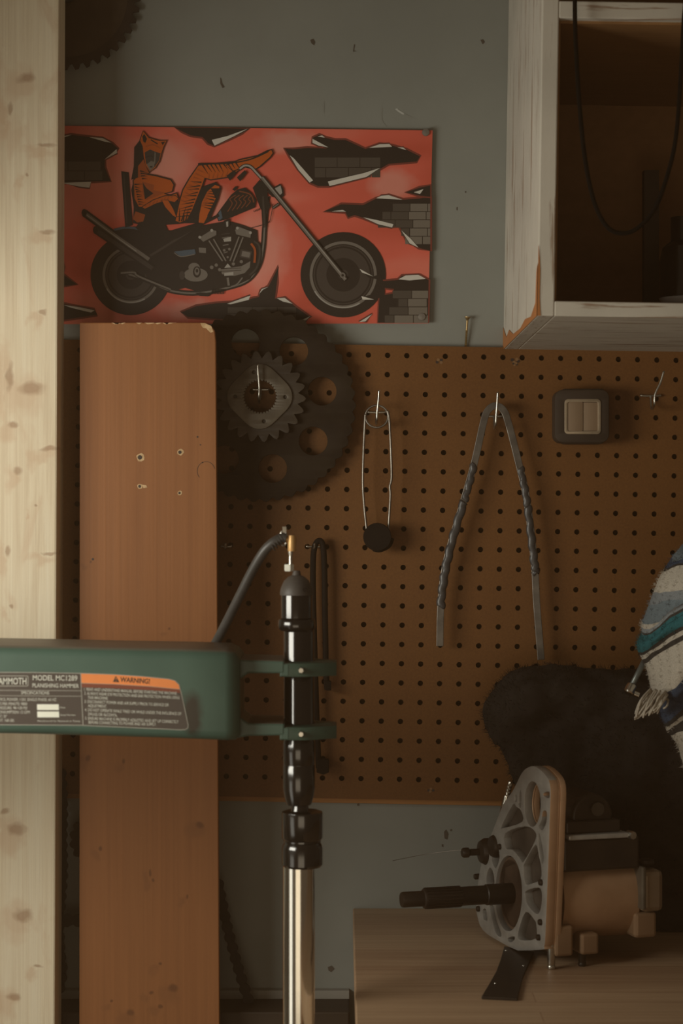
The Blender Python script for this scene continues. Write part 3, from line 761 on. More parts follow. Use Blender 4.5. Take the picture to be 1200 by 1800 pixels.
# motorcycle: wheels
for cx, cy, R_, r1, r0 in ((230,483,71,50,45.5), (603,483,75,59,54)):
    art(circ(cx, cy, R_, n=48), 'black'); ring(cx, cy, r1, r0, 'grey'); ring(cx, cy, r0-2, r0-4, 'dark'); art(circ(cx, cy, r0-7, n=40), 'dark'); art(circ(cx, cy, r0*.55, n=30), 'black'); art(circ(cx, cy, 9, n=16), 'dark')
    ring(cx, cy, r1, r1-2.5, 'light', 60, 150, 14)
# bottom right torn piece overlaps the wheel
torn([(672,494),(688,493),(699,492),(706,485),(737,484),(753,492),(752,567),(664,567),(667,520),(690,516),(692,508),(676,506)],
     brickrows([690,700,684,676], 752, 511, 4, 34, 14.5, 'brickl'), [[(700,491),(713,484),(735,483),(748,490),(720,493)], [(631,566),(654,552),(642,565)]])
art([(632,474),(655,486),(668,482),(676,500),(676,520),(656,528),(640,521),(668,514),(668,492),(648,488)], 'black')
for c in ([(632,472.5),(656,486),(636,479)], [(635,520.5),(657,526.5),(637,526.5)]): art(c, 'white')
# frame and rear body
art([(192,408),(215,399),(245,398),(262,402),(300,405),(345,392),(352,400),(345,440),(342,482),(330,505),(300,512),(262,496),(250,470),(225,440)], 'black')
aline([(200,404),(222,400),(246,403),(268,411)], 4, 'blue')
aline([(226,482),(262,494),(300,511),(350,515),(410,503),(438,490),(455,466),(462,436),(465,398),(470,345)], 9, 'black', 'grey', 3)
art([(345,398),(400,388),(425,395),(452,405),(455,455),(440,490),(412,503),(345,512),(312,502),(306,470),(322,450),(344,444)], 'black')
aline([(260,452),(305,424),(352,394)], 8, 'black', 'dark', 4)
# sissy bar, seat, pipes
art([(213,301),(226,303),(233,396),(220,400)], 'black'); art([(216,304),(219,304.5),(224,392),(222,392)], 'dark')
art([(238,400),(250,384),(258,375),(272,371),(284,381),(296,406),(308,413),(335,402),(352,392),(348,400),(310,420),(250,412)], 'black')
aline([(148,374),(205,416),(262,456)], 13, 'black', 'grey', 6); aline([(168,404),(215,436),(268,472)], 13, 'black', 'dark', 7); aline([(150,376),(205,417),(240,442)], 1.5, 'light')
for c in ((148,374),(168,404)): art(circ(c[0], c[1], 4.6, 6.6, 14), 'black')
aline([(212,480),(236,479),(244,486),(300,509)], 6, 'black', 'grey', 3)
# oil tank, gearbox, engine
art([(306,442),(342,438),(344,446),(318,452)], 'blue'); aline([(306,444),(318,451),(342,447)], 1.6, 'grey')
art(circ(344, 483, 21, 12, 22), 'grey'); art(circ(341, 470, 10, 8, 16), 'grey'); art(circ(346, 478, 7, 10, 16), 'black'); art(circ(346, 477, 4.4, 7, 14), 'grey'); art(circ(346, 476, 2.4, 3.4, 10), 'black'); art(circ(320,484,5,8,12), 'dark')
for q, c in (([(350,418),(372,404),(380,406),(380,413),(357,425)], 'grey'), ([(413,404),(420,399),(441,407),(440,418),(415,412)], 'grey')):
    art(grow(q, 1.5), 'black'); art(q, c)
for x, y in ((372,405),(351,417),(417,401),(440,409)): art(circ(x, y, 2.6, n=10), 'light')
for a, b in (((367,423),(391,459)), ((375,420),(397,459)), ((420,416),(404,459)), ((427,417),(410,460))): aline([a, b], 4, 'black', 'grey', 2.4)
for k in range(6): aline([(389+k*.8, 412+k*6.5), (404-k*.8, 412+k*6.5-2)], 1.6, 'grey' if k % 2 else 'dark')
art([(392,420),(406,416),(406,424),(394,425)], 'light')
for x, y, r in ((394,440,2.4),(403,438,2.4),(380,466,3),(372,470,3.4),(386,474,3),(410,464,3),(424,460,3),(400,452,2)): art(circ(x, y, r, n=10), 'grey')
art([(388,473),(424,468),(440,459),(439,470),(430,480),(412,485),(390,482)], 'grey'); art([(394,471),(400,463),(406,470)], 'light')
for y in (473,477): aline([(388,y),(424,y-2)], 1, 'black')
art([(394,480),(410,478),(410,484),(394,485)], 'light'); art([(423,438),(443,442),(440,456),(421,452)], 'dark'); art([(426,441),(440,444),(438,453),(424,450)], 'grey')
art([(349,435),(362,436),(362,445),(350,444)], 'grey'); aline([(400,488),(402,502)], 4, 'grey'); aline([(426,488),(416,500),(406,504)], 2.4, 'grey')
aline([(446,424),(455,432),(456,452),(450,472),(438,484)], 7, 'black', 'dark', 3); aline([(441,428),(448,440),(447,462)], 4, 'rust')
for k in range(9): aline([(374+k*2.6, 508), (371+k*2.6, 517)], 1.6, 'black')
art([(343,515),(352,514),(372,516),(366,521),(350,520)], 'black')
# tank
tank = [(381,378),(387,370),(407,343),(418,334),(430,331),(441,340),(449,352),(447,364),(420,375),(397,385),(384,388)]
art(grow(tank, 1.2), 'black'); art(tank, 'black')
for k in range(5): aline([(400+k*8, 372-k*2), (408+k*8, 358-k), (404+k*8, 350), (414+k*7, 343)], 1.5, 'flame')
aline([(420,336),(440,342),(446,356)], 2.2, 'flame')
art([(381,379),(388,369),(391,383),(385,388)], 'blue'); art([(408,333),(414,327),(418,329),(413,336)], 'black')
aline([(350,396),(385,378)], 5, 'black'); art([(393,388),(404,384),(404,396),(398,401),(393,396)], 'black'); art([(397,390),(401,389),(401,398),(398,399)], 'light')
# headstock, lamp, fork
art([(444,330),(456,316),(470,328),(470,346),(476,362),(470,372),(458,368),(452,352)], 'black'); aline([(462,345),(465,400)], 8, 'black', 'dark', 3)
art([(468,336),(492,323),(498,332),(499,344),(492,350),(478,346)], 'black'); art([(483,331),(493,326),(496,339),(489,346)], 'light'); aline([(479,366),(490,358)], 5, 'black', 'grey', 2)
aline([(480,358),(476,380),(470,392),(440,401)], 1.2, 'black'); 
for k in range(6): aline([(446+k*2.4,370-k),(447+k*2.4,373-k)], 1.3, 'black')
# rider
def orange(pts, d=2.2): art(grow(pts, d), 'black'); art(pts, 'orange')
def z3(pts): return [(220+x/6.667, 220+y/6.667) for x, y in pts]
art(z3([(100,640),(70,760),(100,960),(90,1150),(260,1180),(620,1160),(700,1150),(900,1150),(990,1110),(1090,870),(1125,740),(1060,665),(930,710),(700,900),(560,880),(200,700)]), 'black')
orange(z3([(870,1040),(900,900),(960,780),(1050,700),(1105,720),(1075,850),(1000,1000),(920,1150),(860,1140)]))
art(z3([(1000,740),(1120,740),(1090,870),(990,1110),(960,1060),(1060,860)]), 'black')
orange(z3([(590,1120),(640,900),(680,760),(760,620),(860,475),(1200,445),(1330,430),(1340,520),(1200,605),(1000,635),(930,615),(900,700),(840,850),(780,1000),(720,1110),(640,1140)]))
orange([(398,291),(420,282),(452,275),(470,266),(477,264),(479,269),(474,276),(456,292),(448,297),(430,292),(410,300)])
aline([(348,288),(400,287),(440,280),(472,266)], 2.4, 'black')
orange(z3([(100,650),(180,560),(240,580),(360,600),(530,645),(565,700),(545,775),(450,800),(520,830),(600,800),(615,850),(570,900),(480,870),(300,930),(230,960),(160,955),(110,860)]))
art(z3([(200,660),(340,700),(330,760),(470,790),(380,830),(240,880),(205,800)]), 'rust'); art(z3([(205,670),(250,740),(330,800),(230,870)]), 'black')
art(z3([(330,650),(460,670),(490,720),(450,770),(370,760)]), 'orange')
orange(z3([(200,960),(330,880),(470,830),(590,830),(620,860),(580,900),(480,880),(350,920),(230,980)]), 1.5)
orange(z3([(430,880),(500,880),(560,980),(600,1080),(560,1060),(470,960)]), 1.5)
art(z3([(90,1100),(120,1010),(235,1050),(210,1130),(140,1140)]), 'rust')
head = z3([(175,180),(210,70),(275,150),(400,185),(485,180),(445,260),(420,340),(400,420),(350,500),(290,545),(240,470),(215,350),(205,250)])
art(z3([(105,260),(175,170),(205,240),(240,470),(290,560),(200,600),(70,640),(100,480)]), 'black'); orange(head, 1.5)
art(z3([(150,480),(215,400),(240,480),(280,560),(210,590),(150,620)]), 'rust')
art(z3([(200,130),(225,105),(255,160),(235,210),(210,190)]), 'black'); art(z3([(420,200),(470,190),(440,235)]), 'black')
art(z3([(228,320),(290,285),(350,310),(415,330),(395,420),(345,490),(290,540),(240,440)]), 'dark'); art(z3([(300,420),(345,430),(340,490),(292,535),(250,460)]), 'grey'); art(z3([(345,310),(358,330),(350,450),(338,450)]), 'grey')
art(z3([(285,480),(320,478),(318,498),(288,496)]), 'black'); aline(z3([(235,380),(290,360),(330,375)]), 1.2, 'black')
aline(z3([(240,250),(330,230),(410,270)]), 2, 'rust'); aline(z3([(300,170),(330,190),(380,220)]), 2, 'black')
def stripes(a, b, n, length, ang, c='black'):
    a, b = z3([a, b]); rnd = random.Random(n*13+int(a[0]))
    for k in range(n):
        f = (k+.5)/n; x = a[0]+(b[0]-a[0])*f; y = a[1]+(b[1]-a[1])*f; l = length/6.667*(.9+.6*rnd.random()); t_ = math.radians(ang+rnd.uniform(-10,10))
        dx, dy = math.cos(t_)*l, math.sin(t_)*l
        art([(x-dy/l*1.25, y+dx/l*1.25), (x+dx, y+dy), (x+dy/l*1.25, y-dx/l*1.25)], c)
stripes((640,900), (860,500), 9, 110, 20, 'rust'); stripes((900,650), (740,1080), 11, 130, 175); stripes((880,470), (1320,440), 9, 90, 60); stripes((950,630), (1250,600), 6, 70, -70, 'rust')
stripes((1000,1000), (1085,760), 7, 90, 190); stripes((890,960), (960,790), 6, 60, -30, 'rust'); stripes((105,680), (160,940), 9, 70, 5); stripes((620,1130), (720,1120), 4, 130, -80); stripes((215,960), (560,845), 8, 45, -60, 'rust'); stripes((170,520),(200,640),4,70,10)
# handlebar and fork over the foot
aline([(421,297),(430,291),(440,293),(450,303),(459,313)], 6, 'black', 'light', 3.2); art([(398,309),(411,299),(416,304),(404,318)], 'black'); art([(416,312),(430,299),(434,304),(422,319)], 'black')
aline([(460,312),(607,492)], 9.5, 'black', 'grey', 5.4); aline([(461,311.5),(606,489.5)], 1.2, 'light'); art(circ(602,484,5,n=14), 'grey'); art(circ(602,484,2.4,n=10), 'black')
t = thing('poster', P(430, 568, PB), 'red printed poster of a chopper motorcycle and striped rider above the pegboard', 'poster')
me = bpy.data.meshes.new('sheet'); bm.to_mesh(me); bm.free()
obj('sheet', me, pm, t)
M_PIN = mat('grey_thumbtack', (.22,.19,.16), None, 60, .5, .3)
for x, y in ((748,233),(741,557)):
    b = nb(); lathe(b, [(.0008,.006),(.0008,0),(.0028,0),(.005,-.001),(.0046,-.0022),(.001,-.0028)], P(x, y, sheet_y(x)-.0012), (0,1,0), 16); obj('thumbtack', b, M_PIN, t, smooth=True)

# ------------------------------------------------------------------ planishing hammer
HY = 2.105                      # depth of the hammer axis
AX = P(525, 0, HY).x
k = K(HY)
def hz(py): return CZ+(900-py)*k
t = thing('planishing_hammer', (P(-890,0,2.1).x, 2.1, 0), 'green planishing hammer with warning label, black air hammer and polished anvil post', 'planishing hammer')
# arm: a rounded casting with a fork at its right end
FY = 2.035
def apt(px, py, Y=FY): return P(px, py, Y)
bm = nb()
secs = []                        # sections along x: (px, top, bottom)
for px, tp, bt in ((-900,1112,1286),(-60,1134,1290),(60,1136,1292),(200,1139,1296),(320,1141,1300),(395,1143,1303),(412,1148,1303),(420,1158,1298)):
    dz = 0
    fr = FY+(.000 if px < 400 else (.004 if px < 415 else .012)); bk = 2.165-(0 if px < 400 else .02)
    kk = K(FY); x = (px-600)*kk
    zt = CZ+(900-tp)*kk; zb_ = CZ+(900-bt)*kk; r = .011
    sec = []
    for cy, cz_, a0 in ((bk-r, zt-r, 0), (fr+r, zt-r, 90), (fr+r, zb_+r, 180), (bk-r, zb_+r, 270)):
        for q in range(5):
            a = math.radians(a0+90*q/4); sec.append((cy+r*math.cos(a), cz_+r*math.sin(a)))
    secs.append([bm.verts.new((x, y, z)) for y, z in sec])
for A, B in zip(secs, secs[1:]):
    n = len(A)
    for i in range(n): bm.faces.new((A[i], A[(i+1) % n], B[(i+1) % n], B[i]))
bm.faces.new(secs[0]); bm.faces.new(secs[-1][::-1])
bmesh.ops.recalc_face_normals(bm, faces=bm.faces[:])
ox = (P(-900,0,FY).x+P(420,0,FY).x)/2; oz = P(0,1303,FY).z
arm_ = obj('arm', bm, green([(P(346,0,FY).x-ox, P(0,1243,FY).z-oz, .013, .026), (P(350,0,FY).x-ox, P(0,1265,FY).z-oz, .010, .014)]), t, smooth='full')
for tp, bt in ((1161,1184),(1271,1293)):
    bm = nb(); ft = 2.062
    q = [P(410,tp-3,ft), P(436,tp-1,ft), P(500,tp+1,ft), P(500,bt,ft), P(436,bt-.5,ft), P(424,bt+(9 if tp < 1200 else 0),ft), P(410,bt+(14 if tp < 1200 else 2),ft)]
    if tp > 1200: q = [P(410,tp-16,ft), P(424,tp-9,ft), P(436,tp,ft), P(500,tp+1,ft), P(500,bt,ft), P(436,bt+1,ft), P(410,bt+6,ft)]
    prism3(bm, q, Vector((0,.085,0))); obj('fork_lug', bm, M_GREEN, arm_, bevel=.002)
# pillar and foot that carry the arm, beside the frame
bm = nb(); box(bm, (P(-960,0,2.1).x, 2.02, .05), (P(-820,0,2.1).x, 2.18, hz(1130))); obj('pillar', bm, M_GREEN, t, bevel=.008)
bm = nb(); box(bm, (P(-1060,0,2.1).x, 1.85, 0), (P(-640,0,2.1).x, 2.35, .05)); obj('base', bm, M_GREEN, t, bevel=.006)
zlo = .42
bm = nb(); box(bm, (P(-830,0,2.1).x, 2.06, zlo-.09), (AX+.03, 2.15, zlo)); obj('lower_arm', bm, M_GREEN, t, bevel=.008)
# clamps
for tp, bt in ((1161,1184),(1271,1293)):
    z0, z1 = hz(bt)+.0005, hz(tp)-.0005
    lp = []
    R_ = .0205
    x0 = -.0185; x1 = .0395
    pts = [(x0, -.040), (.006, -.044), (x1, -.026), (x1, .012), (.02, .026), (-.012, .026), (x0, .02)]
    M = Matrix.Translation((AX, HY, (z0+z1)/2))
    bm = cut_shape([pts, [(.0172*math.cos(a), .0172*math.sin(a)) for a in [2*math.pi*i/40 for i in range(40)]]], z1-z0, M, .0006)
    c = obj('clamp', bm, M_GREEND, t, smooth=True)
    bm = nb(); box(bm, (AX-.0187, HY-.0425, z0), (AX-.0095, HY-.030, z1)); 
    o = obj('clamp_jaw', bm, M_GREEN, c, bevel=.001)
    bm = nb(); lathe(bm, [(.001,-.006),(.0026,-.006),(.0036,-.004),(.0036,0),(.0026,.0),(.0026,.014),(.001,.014)], (P(529,0,2.06).x, HY-.0425, (z0+z1)/2), (0,1,0), 6)
    obj('bolt', bm, M_STEEL, c)
# air hammer barrel
def lat(name, prof, m, cx=AX, seg=40):
    """prof in (radius px, picture row)"""
    b = nb(); lathe(b, [(r*k, hz(py)-CZ) for r, py in prof], (cx, HY, CZ), (0,0,1), seg); return obj(name, b, m, t, smooth=True)
dx = lambda px: P(px,0,HY).x
cap_ = lat('top_cap', [(.1,1003),(6,1003),(8,1011),(15,1014),(22,1021),(27,1032),(29,1040),(29,1046),(.1,1046)], M_BLKSATIN, dx(521))
lat('valve_housing', [(.1,1045),(27,1045),(27.5,1048),(27.5,1086),(26,1088),(.1,1088)], M_BLKENAMEL, dx(521))
lat('collar', [(.1,1087),(31,1088),(33,1091),(33,1103),(30,1108),(.1,1109)], M_BLKENAMEL, dx(521))
lat('barrel', [(.1,1108),(26,1108),(27,1111),(27,1300),(28.5,1304),(28.5,1342),(28,1343),(28,1344),(28.5,1345),(28.5,1385),(26,1400),(22,1414),(.1,1416)], M_BLKENAMEL, dx(525))
lat('planishing_die', [(.1,1412),(14,1412),(15,1419),(17,1427),(.1,1428)], M_BLKENAMEL, dx(527))
lat('anvil_holder', [(.1,1424),(30,1425),(35.5,1427),(36,1430),(36,1472),(34,1475),(33,1476),(33,1479),(.1,1479)], M_BLKENAMEL, dx(531))
lat('holder_ring', [(.1,1479),(31,1479),(34,1484),(36,1491),(36,1519),(33,1523),(.1,1523)], M_BLKENAMEL, dx(531))
b = nb(); z0 = hz(1521); lathe(b, [(.001, zlo-.05),(28*k, zlo-.05),(28*k, z0),(.001, z0)], (dx(525), HY, 0), (0,0,1), 48); obj('anvil_post', b, M_CHROME, t, smooth=True)
bm = nb(); lathe(bm, [(.0005,0),(.0022,0),(.0022,.004),(.0005,.004)], P(536,1036,HY)+Vector((0,-.0155,0)), (0,1,0), 12); obj('cap_screw', bm, M_BLACKR, cap_)
# air fitting and hose
lat('threaded_stem', [(.1,1004),(3.2,1004),(3.2,991),(2.8,989),(3.2,987),(2.8,985),(3.2,983),(2.8,981),(3.2,979),(2.8,977),(4,974),(4,966),(.1,966)][::-1], M_STEEL, dx(510.5), 20)
lat('white_nut', [(.1,1004),(8,1004),(8.6,1001),(8.6,994),(8,992),(.1,992)][::-1], mat('pale_nut', (.78,.78,.68), None, 30, .45), dx(508), 6)
bm = nb(); lathe(bm, [(.0001,0),(7.2*k,0),(7.6*k,2*k),(7.6*k,24*k),(6.6*k,28*k),(.0001,28*k)], (dx(513), HY, hz(969)), (0,0,1), 24)
lathe(bm, [(.0001,0),(5.2*k,0),(5.2*k,11*k),(.0001,11*k)], (dx(501), HY, hz(948)), (1,0,0), 20); obj('brass_elbow', bm, M_BRASS, t, smooth=True)
bm = nb(); tube(bm, spline([P(503,946,HY), P(494,946,HY), P(478,955,HY), P(462,972,HY+.004), P(442,1006,HY+.015), P(420,1050,HY+.03), P(396,1098,HY+.05), P(372,1142,HY+.07), P(340,1190,HY+.078), P(280,1220,HY+.08)], 8), 8.6*k, 16); hose_ = obj('air_hose', bm, M_HOSE, t, smooth='full')
bm = nb()
for i in range(5): 
    p0 = P(495-i*4.2, 946+i*2.6+i*i*.25, HY); lathe(bm, [(8.8*k,-.0008),(9.5*k,-.0004),(9.5*k,.0004),(8.8*k,.0008)], p0, (1,0,.7), 20)
obj('hose_ribs', bm, M_HOSE, hose_, smooth=True)
bm = nb(); tube(bm, [P(498+6*math.cos(a), 946+13*math.sin(a), HY)+Vector((0, .016*math.cos(a*1.0)*0, 0)) for a in [2*math.pi*i/24 for i in range(24)]], .0011, 8, closed=True)
prism(bm, [(496,926),(503,926),(503,936),(497,936)], HY-.004, HY+.004); obj('hose_clip', bm, M_STEEL, hose_)

# specification and warning label on the arm
LY = FY-.0003
lm = [mat('label_brown_black', (.066,.052,.043), None, 8, .4), mat('label_line_grey', (.34,.33,.28), None, 8, .45), mat('label_orange', (.85,.27,.075), None, 8, .42), mat('label_dark_red', (.21,.055,.028), None, 8, .42),
      mat('label_letter_pale', (.60,.60,.52), None, 8, .45), mat('label_white_box', (.86,.87,.76), None, 8, .45), mat('label_black', (.035,.025,.018), None, 8, .45)]
bm = nb()
outl = [(-120,1181),(60,1181.5),(142,1183),(200,1185),(250,1188.5),(296,1193),(308,1196),(315,1203),(319,1218),(326,1250),(331,1274),(330.5,1280),(326,1283),(316,1283.5),(230,1279.5),(142,1275.5),(-120,1274)]
base = grow(outl, .0)
q = [P(x, y, LY) for x, y in outl]; prism3(bm, q, Vector((0,.0002,0)), 1)
def lb(pts, mi, l=1): flat(bm, pts, LY-.00006*l, mi)
lb(grow(outl, -1.3) if abs(grow(outl,-1.3)[3][1]-1185) and grow(outl,-1.3)[3][1] > 1185 else grow(outl, 1.3), 0)
lb([(142,1184.2),(200,1186.2),(250,1189.7),(296,1194.2),(307,1197),(314,1204),(315.6,1211.5),(260,1206),(200,1202.5),(143,1200.5)], 2, 2)
lb([(143,1201.2),(200,1203.2),(260,1206.7),(316,1212.2),(317,1218),(260,1213),(200,1209.8),(143,1208)], 3, 2)
lb([(143,1200.5),(200,1202.5),(260,1206),(315.6,1211.5),(315.7,1212.2),(260,1206.7),(200,1203.2),(143,1201.2)], 1, 3)
lb([(141,1184),(142.3,1184),(146.5,1275),(145.2,1275)], 1, 3)
lb([(-120,1212.4),(143,1213.6),(143,1214.6),(-120,1213.4)], 1, 3); lb([(-120,1221.6),(143.5,1223.4),(143.5,1224.3),(-120,1222.5)], 1, 3)
bx = rrect(-16, 1187.5, 50, 1206.5, 3, 3); bx2 = rrect(-15, 1188.7, 48.8, 1205.3, 2.5, 3)
for i in range(len(bx)): lb([bx[i], bx[(i+1) % len(bx)], bx2[(i+1) % len(bx)], bx2[i]], 1, 3)
lb([(65,1238),(103,1238),(103.5,1248),(65.3,1248)], 5, 3); lb([(65.4,1250.7),(103.5,1250.7),(104,1261),(65.6,1261)], 5, 3)
TY = LY-.0003
T = lambda *a, **kw: text_mesh(bm, *a, **kw)
T('MAMMOTH', -11, 46.5, 1203, 11.5, TY, 4, bold=.012)
T('MODEL MC1289', 57.5, 136, 1195.8, 9, TY, 4, .01, .012); T('PLANISHING HAMMER', 57, 138.5, 1208, 6.8, TY, 4, .012, .01)
T('SPECIFICATIONS', 37, 86.5, 1220.3, 5.2, TY, 4, .006, .006)
for s, x1, y in (('CONTROL POWER: 110V, SINGLE PHASE, 60 HZ',99,1231.8),('BLOWS PER MINUTE: 9800',47.5,1239.4),('AIR PRESSURE: 90-120 PSI',47.5,1246.6),('AIR CONSUMPTION: 12 CFM',52,1254),('THROAT: 26"',12,1261.4),('WEIGHT: 168 LBS.',25.5,1268.6)):
    T(s, -15, x1, y, 4.9, TY, 4, .004)
T('Date', 105.5, 114.5, 1245, 3, TY, 4); T('Serial Number', 106, 133, 1258.2, 3, TY, 4); T('Manufactured for Mammoth in Taiwan', 66, 141, 1268.6, 3, TY, 4, .006)
lb([(203.5,1188.2),(209.6,1199.2),(198.4,1198.6)], 6, 4); T('!', 203.2, 204.6, 1197.4, 6, LY-.00036, 2, .05)
T('WARNING!', 211, 263, 1198.3, 8.4, TY, 6, .07, .015)
for s, x0, x1, y, an in (('1. READ AND UNDERSTAND MANUAL BEFORE STARTING THE MACHINE.',147.5,311.5,1213.6,.047),('2. ALWAYS WEAR EYE PROTECTION AND EAR PROTECTION WHEN USING',148,315.5,1220.9,.048),('THIS MACHINE.',154,190,1228.4,.040),
    ('3. DISCONNECT POWER AND AIR SUPPLY PRIOR TO SERVICE OR',148.5,296.5,1235.3,.044),('ADJUSTMENT.',154.5,188,1242.8,.04),('4. DO NOT OPERATE WHILE TIRED OR WHILE UNDER THE INFLUENCE OF',149,318.5,1250,.042),('DRUGS OR ALCOHOL.',155,206.5,1257.6,.04),
    ('5. ENSURE MACHINE IS PROPERLY ADJUSTED AND SET UP CORRECTLY',149.5,313.5,1264.8,.040),('BEFORE CONNECTING TO POWER AND AIR SUPPLY.',155.5,274.5,1272,.034)):
    T(s, x0, x1, y, 5.0, TY, 4, an, .004)
obj('label_plate', bm, lm, arm_, label='brown and orange specification and warning label')

# ------------------------------------------------------------------ gearbox on the bench
TH = math.radians(16.8)
GO = Vector((P(965,0,2.245).x, 2.245, zb))       # near lower corner of the face plate, on the bench
RG = Matrix.Translation(GO) @ Matrix.Rotation(TH, 4, 'Z')
RGi = RG.inverted(); CAMP = Vector((0,0,CZ))
t = thing('motorcycle_gearbox', GO, 'motorcycle gearbox with ribbed silver end plate and long splined shaft on the workbench', 'gearbox', rotz=TH)
def onplane(px, py, x0=0.0):
    """where the sight line through a pixel meets the plate plane: local (across, up)"""
    a = RGi @ CAMP; b = RGi @ P(px, py, 2.3); d = b-a
    s = (x0-a.x)/d.x; q = a+d*s; return (q.y, q.z)
def cp(pts, x0=0.0): return [onplane(820+x/4.865, 1330+y/4.865, x0) for x, y in pts]
def smooth2(pts, n=4): return [(v.x, v.y) for v in spline([(x, y, 0) for x, y in pts], n, True)]
outline = [(565,85),(620,105),(690,170),(722,230),(732,320),(725,500),(715,800),(703,1100),(690,1400),(682,1560),(672,1630),(645,1652),(350,1650),(290,1600),(140,1480),(95,1370),(85,1280),(100,1080),(128,920),(165,800),(205,690),(255,560),(290,470),(330,385),(390,305),(430,230),(470,150),(510,105)]
OUT = [(y+.004*max(0,1-y/.06), max(z, .0045)) for y, z in smooth2(cp(outline), 3)]
main = cp(circ(360,1170,117,327,36)); upper = cp(circ(564,405,72,198,30))
pock = [[(395,408),(298,595),(320,612),(478,560),(468,462),(425,425)], [(330,652),(500,592),(588,640),(588,720),(490,900),(455,870),(395,800),(335,785)],
        [(620,650),(640,720),(662,860),(650,920),(636,905),(612,720)], [(655,462),(686,470),(684,560),(650,632),(618,600),(640,540)],
        [(590,748),(620,850),(640,940),(636,1050),(570,1085),(505,1090),(486,960),(500,900)], [(508,1145),(618,1117),(646,1180),(636,1300),(600,1350),(522,1270),(503,1200)],
        [(505,1325),(580,1392),(598,1440),(592,1560),(452,1568),(444,1490)], [(355,1548),(410,1535),(410,1570),(380,1590),(356,1580)],
        [(196,1275),(232,1278),(258,1400),(298,1510),(290,1545),(250,1510),(222,1405)], [(137,1312),(165,1302),(180,1398),(160,1402),(140,1380)],
        [(262,745),(284,860),(250,958),(214,880),(230,790)], [(452,292),(468,300),(465,438),(442,400)], [(662,305),(708,298),(706,358),(660,338)], [(415,325),(432,330),(428,385),(414,380)],
        [(172,1010),(200,945),(232,1000),(236,1100),(175,1100)]]
pk = [smooth2(cp(p), 3) for p in pock]
def plate(loops, x0, thick, bev=0):
    M = Matrix(((0,0,1,x0+thick/2),(1,0,0,0),(0,1,0,0),(0,0,0,1)))
    return cut_shape(loops, thick, M, bev)
M_ALU = mat('cast_aluminium', (.40,.38,.345), (.33,.31,.28), 70, .42, .35, None, .05)
M_ALUD = mat('cast_recess_shade', (.12,.094,.072), (.055,.042,.032), 18, .55, .4, None, .1)  # recess floors darkened in colour for the shade in the pockets
M_CASE = mat('tan_cast_case', (.50,.31,.185), (.38,.225,.125), 14, .42, .25)
M_CASED = mat('tan_cast_lug_shade', (.33,.205,.118), (.25,.15,.082), 14, .45, .2)  # darker copy of the case colour to offset the low fill light
M_DKM = mat('dark_oily_steel', (.034,.022,.013), (.022,.014,.009), 40, .45, .3)
L = dict(local=True)
fp = plate([OUT, main, upper]+pk, 0, .009, .0005)
for f in fp.faces:
    f.normal_update()
    if f.normal.y < -.6 and f.calc_center_median().y < .02: f.material_index = 1  # plate edge coloured tan for the warm reflection on it
face_ = obj('face_plate', fp, [M_ALU, M_CASE], t, smooth=True, **L)
main2 = cp(circ(360,1170,108,305,30)); up2 = cp(circ(564,405,68,188,28))
pf = plate([OUT, main2, up2], .0092, .003)
for f in pf.faces:
    f.normal_update()
    if abs(f.normal.x) < .5: f.material_index = 1  # same tan edge, reflection put into the colour
obj('plate_floor', pf, [M_ALUD, M_CASE], t, **L)
grown = [(y-.0005, z) for y, z in OUT]
obj('flange', plate([grown, main2, up2], .0123, .006, .0004), M_CASE, t, smooth=True, **L)
# bearing and shaft
cy_, cz_ = onplane(894, 1570.5)
ry = (max(p[1] for p in main)-min(p[1] for p in main))/2
bm = nb(); lathe(bm, [(ry*.93,.004),(ry*.93,.022),(ry*.40,.022),(ry*.40,.010),(ry*.62,.010),(ry*.66,.014),(ry*.84,.014),(ry*.86,.004)], (0,cy_,cz_), (1,0,0), 40)
obj('bearing_seal', bm, mat('brown_oil_seal', (.12,.072,.046), (.08,.05,.032), 30, .5), t, smooth=True, **L)
r = .0118
prof = [(.0005,-.135),(.0085,-.135),(.0092,-.133),(.0092,-.1085),(.0114,-.1075)]
prof += [(r,-.106),(r,-.062),(.0112,-.061),(.0112,-.030),(.0124,-.029),(.0124,.03),(.0005,.03)]
bm = nb(); lathe(bm, prof, (0,cy_,cz_), (1,0,0), 28)
for kx in range(20):
    a = 2*math.pi*kx/20; M = Matrix.Translation((0,cy_,cz_)) @ Matrix.Rotation(a, 4, 'X')
    box(bm, (-.106,-.0007,.0114), (-.062,.0007,.0126), 0, M)
obj('splined_shaft', bm, M_DKM, t, smooth=True, **L)
# bolts on the plate
for x, y in ((645,1075),(640,1415),(292,770),(110,1300),(90,1025),(625,1545)):
    bm = nb(); a, b = onplane(820+x/4.865, 1330+y/4.865); lathe(bm, [(.0005,-.004),(.003,-.004),(.0036,-.003),(.0036,.003),(.0005,.003)], (0,a,b), (1,0,0), 12)
    obj('stud', bm, M_DKM, face_, smooth=True, **L)
# lever plug at the far upper left
a, b = onplane(852, 1497)
bm = nb(); lathe(bm, [(.0005,-.030),(.0048,-.030),(.0062,-.028),(.0062,-.022),(.0042,-.020),(.0042,-.008),(.013,-.006),(.0165,.0),(.0165,.016),(.0005,.016)], (0,a,b), (1,0,0), 28); obj('lever_plug', bm, M_DKM, t, smooth=True, **L)
pl = RGi @ P(828, 1494, 2.44)
a2, b2 = onplane(866, 1478); bm = nb(); lathe(bm, [(.0005,-.004),(.012,-.004),(.014,0),(.014,.013),(.0005,.013)], (0,a2-.004,b2-.006), (1,0,0), 24); obj('plug_boss', bm, M_DKM, t, smooth=True, **L)
